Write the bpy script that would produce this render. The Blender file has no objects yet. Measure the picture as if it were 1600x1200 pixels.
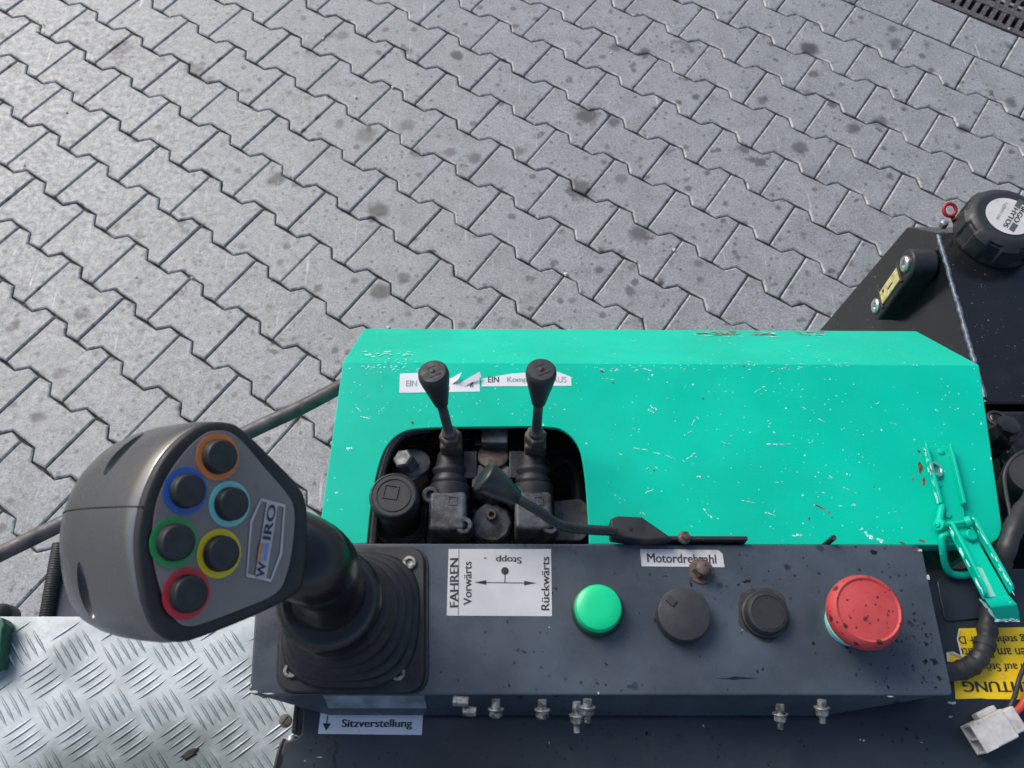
import bpy, bmesh, math, random
from mathutils import Vector, Matrix
import numpy as np

random.seed(7)
S = bpy.context.scene
COL = S.collection
V = Vector

# ------------------------------------------------------------------ camera, sky, sun, exposure
CAMZ = 1.89668
FPX = 1358.14                      # focal length in pixels of a 1600 px wide picture
RIGHT = V((0.999948, -0.000631, 0.010214))
DOWN = V((0.004214, -0.884142, -0.467198))
FWD = V((0.009326, 0.467217, -0.884094))
cd = bpy.data.cameras.new('camera')
cam = bpy.data.objects.new('camera', cd)
COL.objects.link(cam)
cd.sensor_width = 36.0
cd.lens = FPX / 1600 * 36.0
cd.clip_start, cd.clip_end = 0.01, 500
M = Matrix((RIGHT, -DOWN, -FWD)).transposed().to_4x4()
M.translation = V((0, 0, CAMZ))
cam.matrix_world = M
cd.dof.use_dof = True
cd.dof.focus_distance = 0.75
cd.dof.aperture_fstop = 24.0
S.camera = cam

SUN_EL, SUN_AZ = math.radians(41), math.radians(-44)     # azimuth from +Y towards +X
w = bpy.data.worlds.new('World'); S.world = w
w.use_nodes = True
wn = w.node_tree
bg = wn.nodes['Background']
sky = wn.nodes.new('ShaderNodeTexSky')
sky.sky_type = 'NISHITA'
sky.sun_disc = False
sky.sun_elevation = SUN_EL
sky.sun_rotation = SUN_AZ
sky.air_density = 1.0
sky.dust_density = 3.0
sky.ozone_density = 1.15
wn.links.new(sky.outputs[0], bg.inputs[0])
bg.inputs[1].default_value = 0.115
sl = bpy.data.lights.new('sun', 'SUN')
sl.energy = 1.5
sl.angle = math.radians(32)
sl.color = (1.0, 0.98, 0.95)
sun = bpy.data.objects.new('sun', sl); COL.objects.link(sun)
sdir = V((math.sin(SUN_AZ) * math.cos(SUN_EL), math.cos(SUN_AZ) * math.cos(SUN_EL), math.sin(SUN_EL)))
sun.rotation_euler = sdir.to_track_quat('Z', 'Y').to_euler()
sun.location = sdir * 6
S.view_settings.view_transform = 'Standard'
S.view_settings.look = 'None'
S.view_settings.gamma = 1
S.view_settings.use_curve_mapping = False
S.view_settings.exposure = 0.55

# ------------------------------------------------------------------ points of the place, measured through the camera
def ray(px, py):
    return RIGHT * ((px - 800) / FPX) + DOWN * ((py - 600) / FPX) + FWD
C0 = V((0, 0, CAMZ))
def at(px, py, z):
    d = ray(px, py); return C0 + d * ((z - CAMZ) / d.z)
def aty(px, py, y):
    d = ray(px, py); return C0 + d * (y / d.y)
def atx(px, py, x):
    d = ray(px, py); return C0 + d * (x / d.x)
def atpl(px, py, p, n):
    d = ray(px, py); return C0 + d * ((p - C0).dot(n) / d.dot(n))
def proj(p):
    q = p - C0; z = q.dot(FWD)
    return (800 + FPX * q.dot(RIGHT) / z, 600 + FPX * q.dot(DOWN) / z, z)

# ------------------------------------------------------------------ mesh builder
def basis(axis, xhint=None):
    a = V(axis).normalized()
    h = V(xhint) if xhint is not None else (V((1, 0, 0)) if abs(a.x) < 0.9 else V((0, 1, 0)))
    x = (h - a * h.dot(a)).normalized()
    return x, a.cross(x), a

class MB:
    def __init__(s): s.v = []; s.f = []
    def add(s, vs, fs):
        o = len(s.v); s.v += [V(p) for p in vs]; s.f += [[i + o for i in f] for f in fs]; return s
    def box(s, c, size, ax=None):
        x, y, z = ax if ax else (V((1, 0, 0)), V((0, 1, 0)), V((0, 0, 1)))
        c = V(c); hx, hy, hz = [k / 2 for k in size]
        vs = [c + x * (i * hx) + y * (j * hy) + z * (k * hz) for k in (-1, 1) for j in (-1, 1) for i in (-1, 1)]
        return s.add(vs, [(0, 2, 3, 1), (4, 5, 7, 6), (0, 1, 5, 4), (2, 6, 7, 3), (0, 4, 6, 2), (1, 3, 7, 5)])
    def rings(s, rings, cap0=True, cap1=True):
        n = len(rings[0]); vs = [p for r in rings for p in r]; fs = []
        for k in range(len(rings) - 1):
            for i in range(n):
                j = (i + 1) % n
                fs.append((k * n + i, k * n + j, (k + 1) * n + j, (k + 1) * n + i))
        if cap0: fs.append(tuple(reversed(range(n))))
        if cap1: fs.append(tuple((len(rings) - 1) * n + i for i in range(n)))
        return s.add(vs, fs)
    def extrude(s, poly, vec):
        """poly counter-clockwise seen against vec"""
        a = [V(p) for p in poly]
        return s.rings([a, [p + V(vec) for p in a]])
    def prism(s, pts, z0, z1):
        a = sum(pts[i][0] * pts[(i + 1) % len(pts)][1] - pts[(i + 1) % len(pts)][0] * pts[i][1] for i in range(len(pts)))
        if a < 0: pts = list(reversed(pts))
        return s.rings([[V((p[0], p[1], z0)) for p in pts], [V((p[0], p[1], z1)) for p in pts]])
    def lathe(s, o, axis, prof, n=32, mod=None, xhint=None):
        x, y, a = basis(axis, xhint); o = V(o); R = []
        for r, h in prof:
            R.append([o + a * h + (x * math.cos(t) + y * math.sin(t)) * (r * (mod(t, h) if mod else 1)) for t in [2 * math.pi * i / n for i in range(n)]])
        return s.rings(R)
    def cyl(s, p0, p1, r0, r1=None, n=24):
        p0, p1 = V(p0), V(p1)
        return s.lathe(p0, p1 - p0, [(r0, 0), (r0 if r1 is None else r1, (p1 - p0).length)], n)
    def tube(s, pts, r, n=12, closed=False, cap=True):
        pts = [V(p) for p in pts]; m = len(pts); R = []
        if not hasattr(r, '__len__'): r = [r] * m
        t0 = (pts[1] - pts[0]).normalized(); x = basis(t0)[0]
        for i in range(m):
            if closed: t = (pts[(i + 1) % m] - pts[i - 1]).normalized()
            else: t = (pts[min(i + 1, m - 1)] - pts[max(i - 1, 0)]).normalized()
            x = (x - t * x.dot(t)).normalized(); y = t.cross(x)
            R.append([pts[i] + (x * math.cos(a) + y * math.sin(a)) * r[i] for a in [2 * math.pi * k / n for k in range(n)]])
        if closed: R.append(R[0]); return s.rings(R, False, False)
        return s.rings(R, cap, cap)
    def torus(s, c, axis, R, r, n=32, m=10):
        x, y, a = basis(axis)
        return s.tube([V(c) + (x * math.cos(t) + y * math.sin(t)) * R for t in [2 * math.pi * i / n for i in range(n)]], r, m, True)
    def flat(s, poly):
        return s.add(poly, [tuple(range(len(poly)))])

def spline(pts, k=8):
    pts = [V(p) for p in pts]; out = []
    for i in range(len(pts) - 1):
        p0 = pts[max(i - 1, 0)]; p1 = pts[i]; p2 = pts[i + 1]; p3 = pts[min(i + 2, len(pts) - 1)]
        for j in range(k):
            t = j / k
            out.append(0.5 * ((2 * p1) + (p2 - p0) * t + (2 * p0 - 5 * p1 + 4 * p2 - p3) * t * t + (3 * p1 - p0 - 3 * p2 + p3) * t ** 3))
    out.append(pts[-1]); return out

def spline_closed(pts, k=6):
    pts = [V(p) for p in pts]; n = len(pts); out = []
    for i in range(n):
        p0, p1, p2, p3 = pts[i - 1], pts[i], pts[(i + 1) % n], pts[(i + 2) % n]
        for j in range(k):
            t = j / k
            out.append(0.5 * ((2 * p1) + (p2 - p0) * t + (2 * p0 - 5 * p1 + 4 * p2 - p3) * t * t + (3 * p1 - p0 - 3 * p2 + p3) * t ** 3))
    return out

def round_rect(cx, cy, w, h, r, k=6):
    o = []
    for sx, sy, a0 in ((1, 1, 0), (-1, 1, 90), (-1, -1, 180), (1, -1, 270)):
        for i in range(k + 1):
            a = math.radians(a0 + 90 * i / k)
            o.append((cx + sx * (w / 2 - r) + r * math.cos(a), cy + sy * (h / 2 - r) + r * math.sin(a)))
    return o

def round_poly(pts, rad, k=5):
    """round the corners of a 2D polygon; rad one number or one per corner"""
    n = len(pts); out = []
    for i in range(n):
        p = V((pts[i][0], pts[i][1])); a = V((pts[i - 1][0], pts[i - 1][1])); b = V((pts[(i + 1) % n][0], pts[(i + 1) % n][1]))
        r = rad[i] if hasattr(rad, '__len__') else rad
        if r <= 0: out.append((p.x, p.y)); continue
        r = min(r, (a - p).length * .48, (b - p).length * .48)
        u = p + (a - p).normalized() * r; q = p + (b - p).normalized() * r
        for j in range(k + 1):
            t = j / k; c = u * (1 - t) ** 2 + p * (2 * t * (1 - t)) + q * t * t
            out.append((c.x, c.y))
    return out

# ------------------------------------------------------------------ objects
def root_loc(o):
    while o.parent: o = o.parent
    return V(o.location)
def tag(o, label, cat, group=None):
    o['label'] = label; o['category'] = cat
    if group: o['group'] = group
    return o
def thing(name, label, cat, loc, group=None):
    o = bpy.data.objects.new(name, None); COL.objects.link(o)
    o.empty_display_size = 0.01
    o.location = loc; return tag(o, label, cat, group)
def part(name, mb, mat, parent=None, bevel=0, smooth=35, seg=2, label=None, kind=None, sub=0):
    off = root_loc(parent) if parent else V((0, 0, 0))
    me = bpy.data.meshes.new(name)
    me.from_pydata([tuple(p - off) for p in mb.v], [], mb.f)
    me.validate(); me.update()
    me.materials.append(mat)
    if smooth:
        me.polygons.foreach_set('use_smooth', [True] * len(me.polygons))
        me.set_sharp_from_angle(angle=math.radians(smooth))
    o = bpy.data.objects.new(name, me); COL.objects.link(o)
    if parent: o.parent = parent
    if bevel:
        b = o.modifiers.new('bevel', 'BEVEL'); b.width = bevel; b.segments = seg; b.limit_method = 'ANGLE'; b.angle_limit = math.radians(40)
        b.harden_normals = True
    if sub:
        m = o.modifiers.new('sub', 'SUBSURF'); m.levels = sub; m.render_levels = sub
    if label: o['label'] = label
    if kind: o['kind'] = kind
    return o
def lettering(txt, c, xdir, n, w, h, mat, parent, bold=0.0, name='lettering', gap=0.00012):
    """flat print lying on a surface: centre c, reading direction xdir, facing n, fitted to w x h"""
    cu = bpy.data.curves.new(name, 'FONT'); cu.body = txt; cu.size = 0.01; 
    cu.extrude = 0.0; bold_ = bold; cu.align_x = 'CENTER'; cu.align_y = 'CENTER'
    tmp = bpy.data.objects.new(name, cu); COL.objects.link(tmp)
    bpy.context.view_layer.update()
    me = bpy.data.meshes.new_from_object(tmp.evaluated_get(bpy.context.evaluated_depsgraph_get()))
    bpy.data.objects.remove(tmp); bpy.data.curves.remove(cu)
    me.name = name; me.materials.clear(); me.materials.append(mat)
    o = bpy.data.objects.new(name, me); COL.objects.link(o)
    bb = [v.co for v in me.vertices]
    x0 = min(b.x for b in bb); x1 = max(b.x for b in bb); y0 = min(b.y for b in bb); y1 = max(b.y for b in bb)
    d_ = .0092 * bold_ * (y1 - y0) / .007
    m2 = MB()
    for i_, k_ in enumerate((-1, -.35, .35, 1)):
        m2.add([V((v.co.x + d_ * k_, v.co.y, i_ * .000015)) for v in me.vertices], [list(p.vertices) for p in me.polygons])
    me.clear_geometry(); me.from_pydata([tuple(p) for p in m2.v], [], m2.f); me.update()
    x0 -= d_; x1 += d_
    sx, sy = w / (x1 - x0), h / (y1 - y0)
    n = V(n).normalized(); x = V(xdir); x = (x - n * x.dot(n)).normalized(); y = n.cross(x)
    R = Matrix((x * sx, y * sy, n)).transposed().to_4x4()
    p = V(c) + n * gap - x * (sx * (x0 + x1) / 2) - y * (sy * (y0 + y1) / 2)
    if parent: p = p - root_loc(parent); o.parent = parent
    o.matrix_local = Matrix.Translation(p) @ R
    return o

# ------------------------------------------------------------------ materials
class Nodes:
    def __init__(s, name):
        s.m = bpy.data.materials.new(name); s.m.use_nodes = True
        s.t = s.m.node_tree; s.b = s.t.nodes['Principled BSDF']
        s.pos = s.new('ShaderNodeNewGeometry').outputs['Position']
    def new(s, k): return s.t.nodes.new(k)
    def link(s, a, b): s.t.links.new(a, b)
    def noise(s, scale, detail=4, rough=.55, vec=None, dist=0, w=None):
        n = s.new('ShaderNodeTexNoise'); n.inputs['Scale'].default_value = scale; n.inputs['Detail'].default_value = detail
        n.inputs['Roughness'].default_value = rough; n.inputs['Distortion'].default_value = dist
        s.link(vec or s.pos, n.inputs['Vector']); return n.outputs[0]
    def voro(s, scale, vec=None, feature='F1', rnd=1):
        n = s.new('ShaderNodeTexVoronoi'); n.feature = feature; n.inputs['Scale'].default_value = scale
        n.inputs['Randomness'].default_value = rnd
        s.link(vec or s.pos, n.inputs['Vector']); return n
    def ramp(s, v, a, b, lo=0, hi=1, smooth=True):
        n = s.new('ShaderNodeMapRange'); n.interpolation_type = 'SMOOTHSTEP' if smooth else 'LINEAR'
        s.link(v, n.inputs[0])
        for i, k in enumerate((a, b, lo, hi)): n.inputs[i + 1].default_value = k
        return n.outputs[0]
    def math(s, op, a, b=0.0):
        n = s.new('ShaderNodeMath'); n.operation = op
        for i, k in enumerate((a, b)):
            if hasattr(k, 'links'): s.link(k, n.inputs[i])
            else: n.inputs[i].default_value = k
        return n.outputs[0]
    def mix(s, f, a, b, blend='MIX'):
        n = s.new('ShaderNodeMix'); n.data_type = 'RGBA'; n.blend_type = blend
        for i, k in ((0, f), (6, a), (7, b)):
            if hasattr(k, 'links'): s.link(k, n.inputs[i])
            elif i == 0: n.inputs[0].default_value = k
            else: n.inputs[i].default_value = (*k, 1) if len(k) == 3 else k
        return n.outputs[2]
    def scale(s, v, sc, rot=(0, 0, 0)):
        n = s.new('ShaderNodeMapping'); n.inputs['Scale'].default_value = sc; n.inputs['Rotation'].default_value = rot
        s.link(v, n.inputs['Vector']); return n.outputs[0]
    def put(s, sock, v):
        i = s.b.inputs[sock]
        if hasattr(v, 'links'): s.link(v, i)
        elif hasattr(v, '__len__'): i.default_value = (*v, 1)
        else: i.default_value = v
    def bump(s, h, strength, dist=.001):
        n = s.new('ShaderNodeBump'); n.inputs['Strength'].default_value = strength; n.inputs['Distance'].default_value = dist
        s.link(h, n.inputs['Height']); s.link(n.outputs[0], s.b.inputs['Normal'])

def simple(name, col, rough=.5, metal=0, var=.25, vs=60, spec=.5, bump=0, bs=900, rv=.12, dust=None, dusts=150, dustt=(.6, .75)):
    N = Nodes(name)
    n = N.noise(vs, 5)
    lo = tuple(c * (1 - var) for c in col); hi = tuple(min(1, c * (1 + var)) for c in col)
    c = N.mix(N.ramp(n, .3, .7), lo, hi)
    if dust:
        c = N.mix(N.ramp(N.noise(dusts, 6, .65), *dustt), c, dust)
    N.put('Base Color', c)
    N.put('Roughness', N.ramp(N.noise(vs * 2.3, 5), .3, .7, max(.02, rough - rv), min(1, rough + rv)))
    N.put('Metallic', metal); N.put('Specular IOR Level', spec)
    if bump: N.bump(N.noise(bs, 4), bump, .0006)
    return N.m

BLOTS = [(432, 280, 15, .75), (592, 328, 16, .75), (580, 343, 8, .9), (594, 456, 17, .75), (632, 435, 10, .6), (496, 452, 7, .6), (427, 550, 6, .6), (676, 392, 6, .7), (916, 180, 18, .7), (960, 190, 11, .6), (998, 365, 17, .6),
         (936, 422, 8, .6), (986, 455, 8, .5), (1032, 442, 6, .9), (1090, 412, 8, .4), (1334, 200, 12, .55), (1251, 231, 12, .5), (1300, 163, 8, .6), (1394, 45, 7, .5), (1399, 66, 9, .45), (1164, 232, 10, .5), (1174, 249, 6, .6),
         (1085, 150, 7, .6), (960, 74, 10, .5), (1006, 82, 9, .65), (970, 280, 10, .4), (742, 246, 11, .5), (532, 192, 9, .5), (572, 210, 17, .4), (637, 195, 13, .4), (635, 80, 9, .6), (535, 56, 9, .4), (713, 87, 8, .8), (127, 490, 10, .65),
         (20, 510, 9, .55), (58, 652, 13, .5), (1265, 76, 14, .75), (1375, 190, 12, .4)]
def mat_paver(edge=False):
    N = Nodes('worn_paver_edge' if edge else 'concrete_paver')
    oi = N.new('ShaderNodeObjectInfo')
    tone = N.ramp(oi.outputs['Random'], 0, 1, 0, 1, False)
    base = N.mix(tone, (.205, .219, .212), (.292, .308, .300))
    base = N.mix(N.ramp(N.noise(14, 6, .62), .32, .70), base, (.38, .392, .398))
    base = N.mix(N.ramp(N.noise(3.2, 4, .6), .45, .75, 0, .45), base, (.21, .212, .218))
    g = N.noise(430, 3, .7)
    base = N.mix(N.ramp(g, .30, .66, 0, .72), base, (.13, .135, .14))
    base = N.mix(N.ramp(N.noise(170, 4, .75), .48, .72, 0, .5), base, (.47, .48, .49))
    g2 = N.noise(620, 2, .7)
    base = N.mix(N.ramp(g2, .62, .78, 0, .55), base, (.60, .61, .62))
    base = N.mix(N.ramp(N.noise(95, 4, .7), .48, .72, 0, .55), base, (.125, .13, .126))
    base = N.mix(N.ramp(N.noise(230, 3, .75), .50, .68, 0, .6), base, (.50, .515, .51))
    base = N.mix(N.ramp(N.noise(260, 3, .75), .52, .70, 0, .6), base, (.085, .09, .088))
    base = N.mix(N.ramp(N.noise(34, 5, .7), .52, .72, 0, .5), base, (.14, .142, .135))
    if edge:
        base = N.mix(N.ramp(N.noise(70, 5, .7), .38, .66, 0, .75), base, (.50, .51, .50))
        base = N.mix(N.ramp(N.noise(30, 4, .7), .55, .70, 0, .7), base, (.13, .11, .085))
    # oil drips: soft round blots of a few sizes
    wob = N.noise(45, 4, .6)
    for sc, thr, amt, colr in ((3.6, .16, .85, (.06, .06, .063)), (8.5, .17, .78, (.068, .066, .066)), (12.7, .15, .72, (.07, .064, .058)), (19, .22, .80, (.065, .065, .065)), (46, .24, .72, (.07, .068, .065)), (90, .26, .5, (.08, .078, .075))):
        vo = N.voro(sc)
        d = N.math('ADD', vo.outputs['Distance'], N.math('MULTIPLY', N.math('SUBTRACT', wob, .5), .42))
        sep = N.new('ShaderNodeSeparateColor'); N.link(vo.outputs['Color'], sep.inputs[0])
        pick = N.ramp(sep.outputs[0], .16, .40)
        size = N.math('MULTIPLY_ADD', sep.outputs[1], .8); size.node.inputs[2].default_value = .35
        d2 = N.math('DIVIDE', d, size)
        f = N.math('MULTIPLY', N.ramp(d2, thr * .45, thr * 1.25, amt, 0), pick)
        base = N.mix(f, base, colr)
    # the larger oil blots of this yard
    wv = N.new('ShaderNodeTexNoise'); wv.inputs['Scale'].default_value = 26; wv.inputs['Detail'].default_value = 4; wv.inputs['Roughness'].default_value = .62
    N.link(N.pos, wv.inputs['Vector'])
    va = N.new('ShaderNodeVectorMath'); va.operation = 'MULTIPLY_ADD'; N.link(wv.outputs['Color'], va.inputs[0]); va.inputs[1].default_value = (.034, .034, 0)
    N.link(N.pos, va.inputs[2])
    tot = None
    for px, py, r, k in BLOTS:
        q = at(px, py, 0); vd = N.new('ShaderNodeVectorMath'); vd.operation = 'DISTANCE'; N.link(va.outputs[0], vd.inputs[0]); vd.inputs[1].default_value = (q.x + .017, q.y + .017, 0)
        rw = r * q.length and r * (q - C0).length / FPX
        f = N.ramp(vd.outputs['Value'], rw * .5, rw * 1.3, min(.95, k + .2), 0)
        tot = f if tot is None else N.math('MAXIMUM', tot, f)
    base = N.mix(tot, base, (.045, .045, .048))
    # brownish film here and there
    base = N.mix(N.ramp(N.noise(7, 5, .6), .60, .78, 0, .5), base, (.15, .128, .105))
    # scuffs, stretched noise, pale
    st = N.scale(N.pos, (90, 5, 5), (0, 0, math.radians(-62)))
    sc1 = N.math('MULTIPLY', N.ramp(N.noise(1.2, 3, .6, st), .62, .70), N.ramp(N.noise(4.5, 3), .48, .62))
    base = N.mix(N.math('MULTIPLY', sc1, .65), base, (.58, .59, .60))
    base = N.mix(N.ramp(N.noise(55, 5, .75), .66, .76, 0, .5), base, (.52, .53, .54))
    N.put('Base Color', base)
    N.put('Roughness', N.ramp(N.noise(60, 4), .3, .7, .38, .60)); N.put('Specular IOR Level', .68)
    h = N.math('ADD', N.noise(520, 4, .7), N.math('MULTIPLY', N.noise(60, 4), .8))
    N.bump(h, .55, .0011)
    return N.m

def mat_paint(name, col, lo, rough, spots=True, spot_col=(.012, .012, .013), spotsc=(95, 230), streak=None, rv=.1, film=(.09, .085, .08), filmamt=.35, pick=(.70, .80), bump=.12):
    N = Nodes(name)
    c = N.mix(N.ramp(N.noise(22, 6, .6), .3, .72), col, lo)
    c = N.mix(N.ramp(N.noise(9, 5, .62), .52, .76, 0, filmamt), c, film)
    if spots:
        wob = N.noise(260, 3)
        for sc, thr in zip(spotsc, (.26, .24)):
            vo = N.voro(sc)
            d = N.math('ADD', vo.outputs['Distance'], N.math('MULTIPLY', N.math('SUBTRACT', wob, .5), .35))
            sep = N.new('ShaderNodeSeparateColor'); N.link(vo.outputs['Color'], sep.inputs[0])
            f = N.math('MULTIPLY', N.ramp(d, thr * .6, thr, .85, 0), N.ramp(sep.outputs[0], *pick))
            f = N.math('MULTIPLY', f, N.ramp(N.noise(11, 3), .42, .62))
            c = N.mix(f, c, spot_col)
    c = N.mix(N.ramp(N.noise(700, 3, .7), .66, .8, 0, .25), c, tuple(min(1, k * 2.2 + .06) for k in col))
    N.put('Base Color', c)
    N.put('Roughness', N.ramp(N.noise(34, 6, .65), .3, .7, rough - rv, rough + rv))
    if bump: N.bump(N.math('ADD', N.noise(1400, 2), N.math('MULTIPLY', N.noise(120, 3), 1.5)), bump, .0003)
    return N.m

def mat_green(name='green_paint'):
    N = Nodes(name)
    c = N.mix(N.ramp(N.noise(16, 5, .6), .3, .7), (.0, .56, .375), (.0, .47, .315))
    c = N.mix(N.ramp(N.noise(60, 6, .7), .62, .80, 0, .35), c, (.0, .40, .27))
    c = N.mix(N.ramp(N.noise(5, 4, .6), .35, .7, 0, .5), c, (.0, .47, .325))
    c = N.mix(N.ramp(N.noise(34, 6, .75), .60, .78, 0, .3), c, (.04, .56, .42))
    # tiny chips of two kinds
    for sc, thr, col, pk in ((150, .10, (.55, .86, .78), (.80, .86)), (330, .14, (.45, .82, .72), (.86, .92)), (90, .06, (.10, .07, .05), (.88, .93))):
        vo = N.voro(sc)
        d = N.math('ADD', vo.outputs['Distance'], N.math('MULTIPLY', N.math('SUBTRACT', N.noise(900, 2), .5), .22))
        sep = N.new('ShaderNodeSeparateColor'); N.link(vo.outputs['Color'], sep.inputs[0])
        f = N.math('MULTIPLY', N.ramp(d, thr * .7, thr, .9, 0), N.ramp(sep.outputs[0], *pk))
        c = N.mix(f, c, col)
    N.put('Base Color', c)
    N.put('Roughness', N.ramp(N.noise(40, 5), .3, .7, .34, .5))
    N.put('Specular IOR Level', .16)
    N.bump(N.math('ADD', N.noise(900, 2), N.math('MULTIPLY', N.noise(70, 3), 2)), .12, .0003)
    return N.m

def mat_print(name, col, wear, thr=(.58, .72), sc=160, rough=.55, amt=.85, spots=None):
    N = Nodes(name)
    c = N.mix(N.ramp(N.noise(30, 5, .6), .3, .7), col, tuple(k * .86 for k in col))
    c = N.mix(N.ramp(N.noise(sc, 6, .68), thr[0], thr[1], 0, amt), c, wear)
    if spots:
        c = N.mix(N.ramp(N.noise(75, 4, .6), .64, .74, 0, .8), c, spots)
    N.put('Base Color', c); N.put('Roughness', rough); return N.m

MP = mat_paver(); MPE = mat_paver(True)
MSAND = simple('joint_sand', (.036, .031, .024), .9, var=.6, vs=40, bump=.5, bs=600, dust=(.20, .17, .125), dusts=45, dustt=(.54, .66))
MGROUND = simple('far_concrete', (.26, .265, .27), .8, var=.2, vs=6, bump=.2)
MCON = mat_paint('slate_paint', (.042, .052, .066), (.068, .085, .107), .30, film=(.078, .080, .082), filmamt=.55)
MPANEL = mat_paint('navy_paint', (.015, .022, .031), (.022, .032, .043), .38, film=(.045, .043, .040), filmamt=.6)
MTANK = mat_paint('black_gloss_paint', (.007, .008, .009), (.010, .011, .013), .20, rv=.07, film=(.022, .023, .027), filmamt=.6, spot_col=(.16, .15, .13), spotsc=(300, 520), pick=(.88, .95), bump=.05)
MGREEN = mat_green()
MCHIP = simple('bare_primer', (.36, .78, .72), .6, var=.35, vs=240, dust=(.68, .84, .82), dusts=140, dustt=(.5, .6))
MRUST = simple('rust', (.17, .075, .04), .85, var=.55, vs=260, bump=.4, bs=900, dust=(.30, .22, .17), dusts=320)
MGRIP = simple('grip_plastic', (.016, .017, .018), .27, var=.12, vs=30, bump=.04, bs=1500, rv=.03, spec=.5)
MNECK = simple('neck_plastic', (.008, .008, .009), .26, var=.15, vs=30, bump=.03, bs=1500, rv=.04, spec=.5)
MGRIP.node_tree.nodes['Principled BSDF'].inputs['IOR'].default_value = 2.7
MRIM = simple('rim_plastic', (.016, .016, .017), .55, var=.15, vs=40, bump=.12, bs=1500)
MFACE = mat_print('face_plate', (.225, .195, .178), (.10, .08, .07), (.62, .76), 70, .42, .6)
MCAP = simple('button_rubber', (.017, .018, .020), .55, var=.15, vs=90, bump=.08, bs=1500, dust=(.03, .031, .034), dusts=200)
MBOOT = simple('boot_rubber', (.014, .014, .016), .55, var=.3, vs=35, bump=.12, bs=900, dust=(.034, .032, .031), dusts=45, dustt=(.5, .75))
MBLACK = simple('black_plastic', (.019, .020, .022), .5, var=.25, vs=60, bump=.12, bs=1000, dust=(.05, .05, .052), dusts=240, dustt=(.62, .78))
MKNOB = simple('knob_plastic', (.026, .027, .030), .6, var=.2, vs=90, bump=.2, bs=1300, dust=(.05, .05, .055), dusts=160)
MCAST = simple('grey_casting', (.075, .084, .092), .46, .0, var=.35, vs=110, bump=.3, bs=700, dust=(.018, .015, .013), dusts=70, dustt=(.46, .64))
MOIL = simple('oily_black', (.008, .008, .009), .32, var=.4, vs=60, bump=.3, bs=500)
MDARK = simple('bay_black', (.006, .006, .007), .75, var=.4, vs=30)
MSTEEL = simple('zinc_steel', (.55, .55, .53), .36, .9, var=.25, vs=200, dust=(.20, .17, .13), dusts=260, dustt=(.58, .74))
MDULL = simple('dull_zinc', (.30, .30, .285), .45, .7, var=.35, vs=240, dust=(.09, .08, .065), dusts=280, dustt=(.46, .62))
MBROWN = simple('dirty_steel', (.090, .075, .066), .6, .4, var=.4, vs=260, bump=.3, dust=(.19, .10, .055), dusts=300, dustt=(.5, .68))
MROD = simple('grey_rod', (.085, .080, .082), .52, .2, var=.35, vs=60, bump=.2, dust=(.17, .12, .10), dusts=120, dustt=(.58, .74))
MWELD = simple('weld_paint', (.11, .135, .17), .42, .3, var=.4, vs=240, bump=.6, bs=500, dust=(.08, .07, .06), dusts=260)
MRED = None
MHOSE = simple('taped_hose', (.020, .021, .023), .6, var=.35, vs=45, bump=.35, bs=260, dust=(.04, .04, .042), dusts=70)
MINK = simple('black_ink', (.022, .022, .025), .6, var=.3, vs=200)
MINKF = simple('faded_ink', (.33, .34, .35), .6, var=.3, vs=200)
MLABEL = mat_print('white_label', (.54, .54, .54), (.33, .26, .19), (.60, .76), 42, .5, .8, spots=None)
MLABB = mat_print('blueish_label', (.74, .79, .86), (.40, .30, .18), (.66, .77), 48, .5, .8)
MPAPER = mat_print('torn_paper', (.74, .75, .77), (.55, .58, .62), (.5, .7), 90, .7, .5)
MYEL = mat_print('yellow_label', (.88, .60, .008), (.40, .27, .05), (.60, .74), 190, .45, .75)
MALU = None

def mat_alu():
    N = Nodes('tread_aluminium')
    c = N.mix(N.ramp(N.noise(26, 6, .65), .3, .7), (.33, .36, .375), (.45, .48, .495))
    c = N.mix(N.ramp(N.noise(8, 5, .62), .44, .66, 0, .85), c, (.11, .135, .125))
    c = N.mix(N.ramp(N.noise(140, 5, .7), .60, .74, 0, .5), c, (.22, .20, .17))
    N.put('Base Color', c); N.put('Metallic', .75)
    N.put('Roughness', N.ramp(N.noise(40, 6, .7),   .3, .7, .42, .6))
    N.bump(N.noise(380, 4, .6), .25, .0004)
    return N.m
MALU = mat_alu()
def mat_red():
    N = Nodes('red_mushroom')
    c = N.mix(N.ramp(N.noise(40, 5), .3, .7), (.42, .040, .042), (.50, .070, .070))
    c = N.mix(N.ramp(N.noise(90, 6, .6), .54, .74, 0, .7), c, (.27, .06, .06))
    c = N.mix(N.ramp(N.noise(38, 5, .7), .56, .72, 0, .7), c, (.13, .045, .042))
    wob = N.noise(300, 5, .75)
    for sc, thr, pk in ((170, .36, (.62, .72)), (420, .34, (.66, .76))):
        vo = N.voro(sc)
        d = N.math('ADD', vo.outputs['Distance'], N.math('MULTIPLY', N.math('SUBTRACT', wob, .5), .6))
        sep = N.new('ShaderNodeSeparateColor'); N.link(vo.outputs['Color'], sep.inputs[0])
        f = N.math('MULTIPLY', N.ramp(d, thr * .6, thr, .9, 0), N.ramp(sep.outputs[0], *pk))
        c = N.mix(f, c, (.035, .012, .014))
    N.put('Base Color', c); N.put('Specular IOR Level', .3); N.put('Roughness', N.ramp(N.noise(120, 4), .3, .7, .38, .6)); N.bump(N.noise(900, 3), .15, .0004); return N.m
MRED = mat_red()
def mat_lens():
    N = Nodes('green_lens'); N.put('Base Color', (.004, .62, .26)); N.put('Roughness', .3)
    N.put('Subsurface Weight', .35); N.b.inputs['Subsurface Radius'].default_value = (.004, .006, .004)
    return N.m
MLENS = mat_lens()
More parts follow.
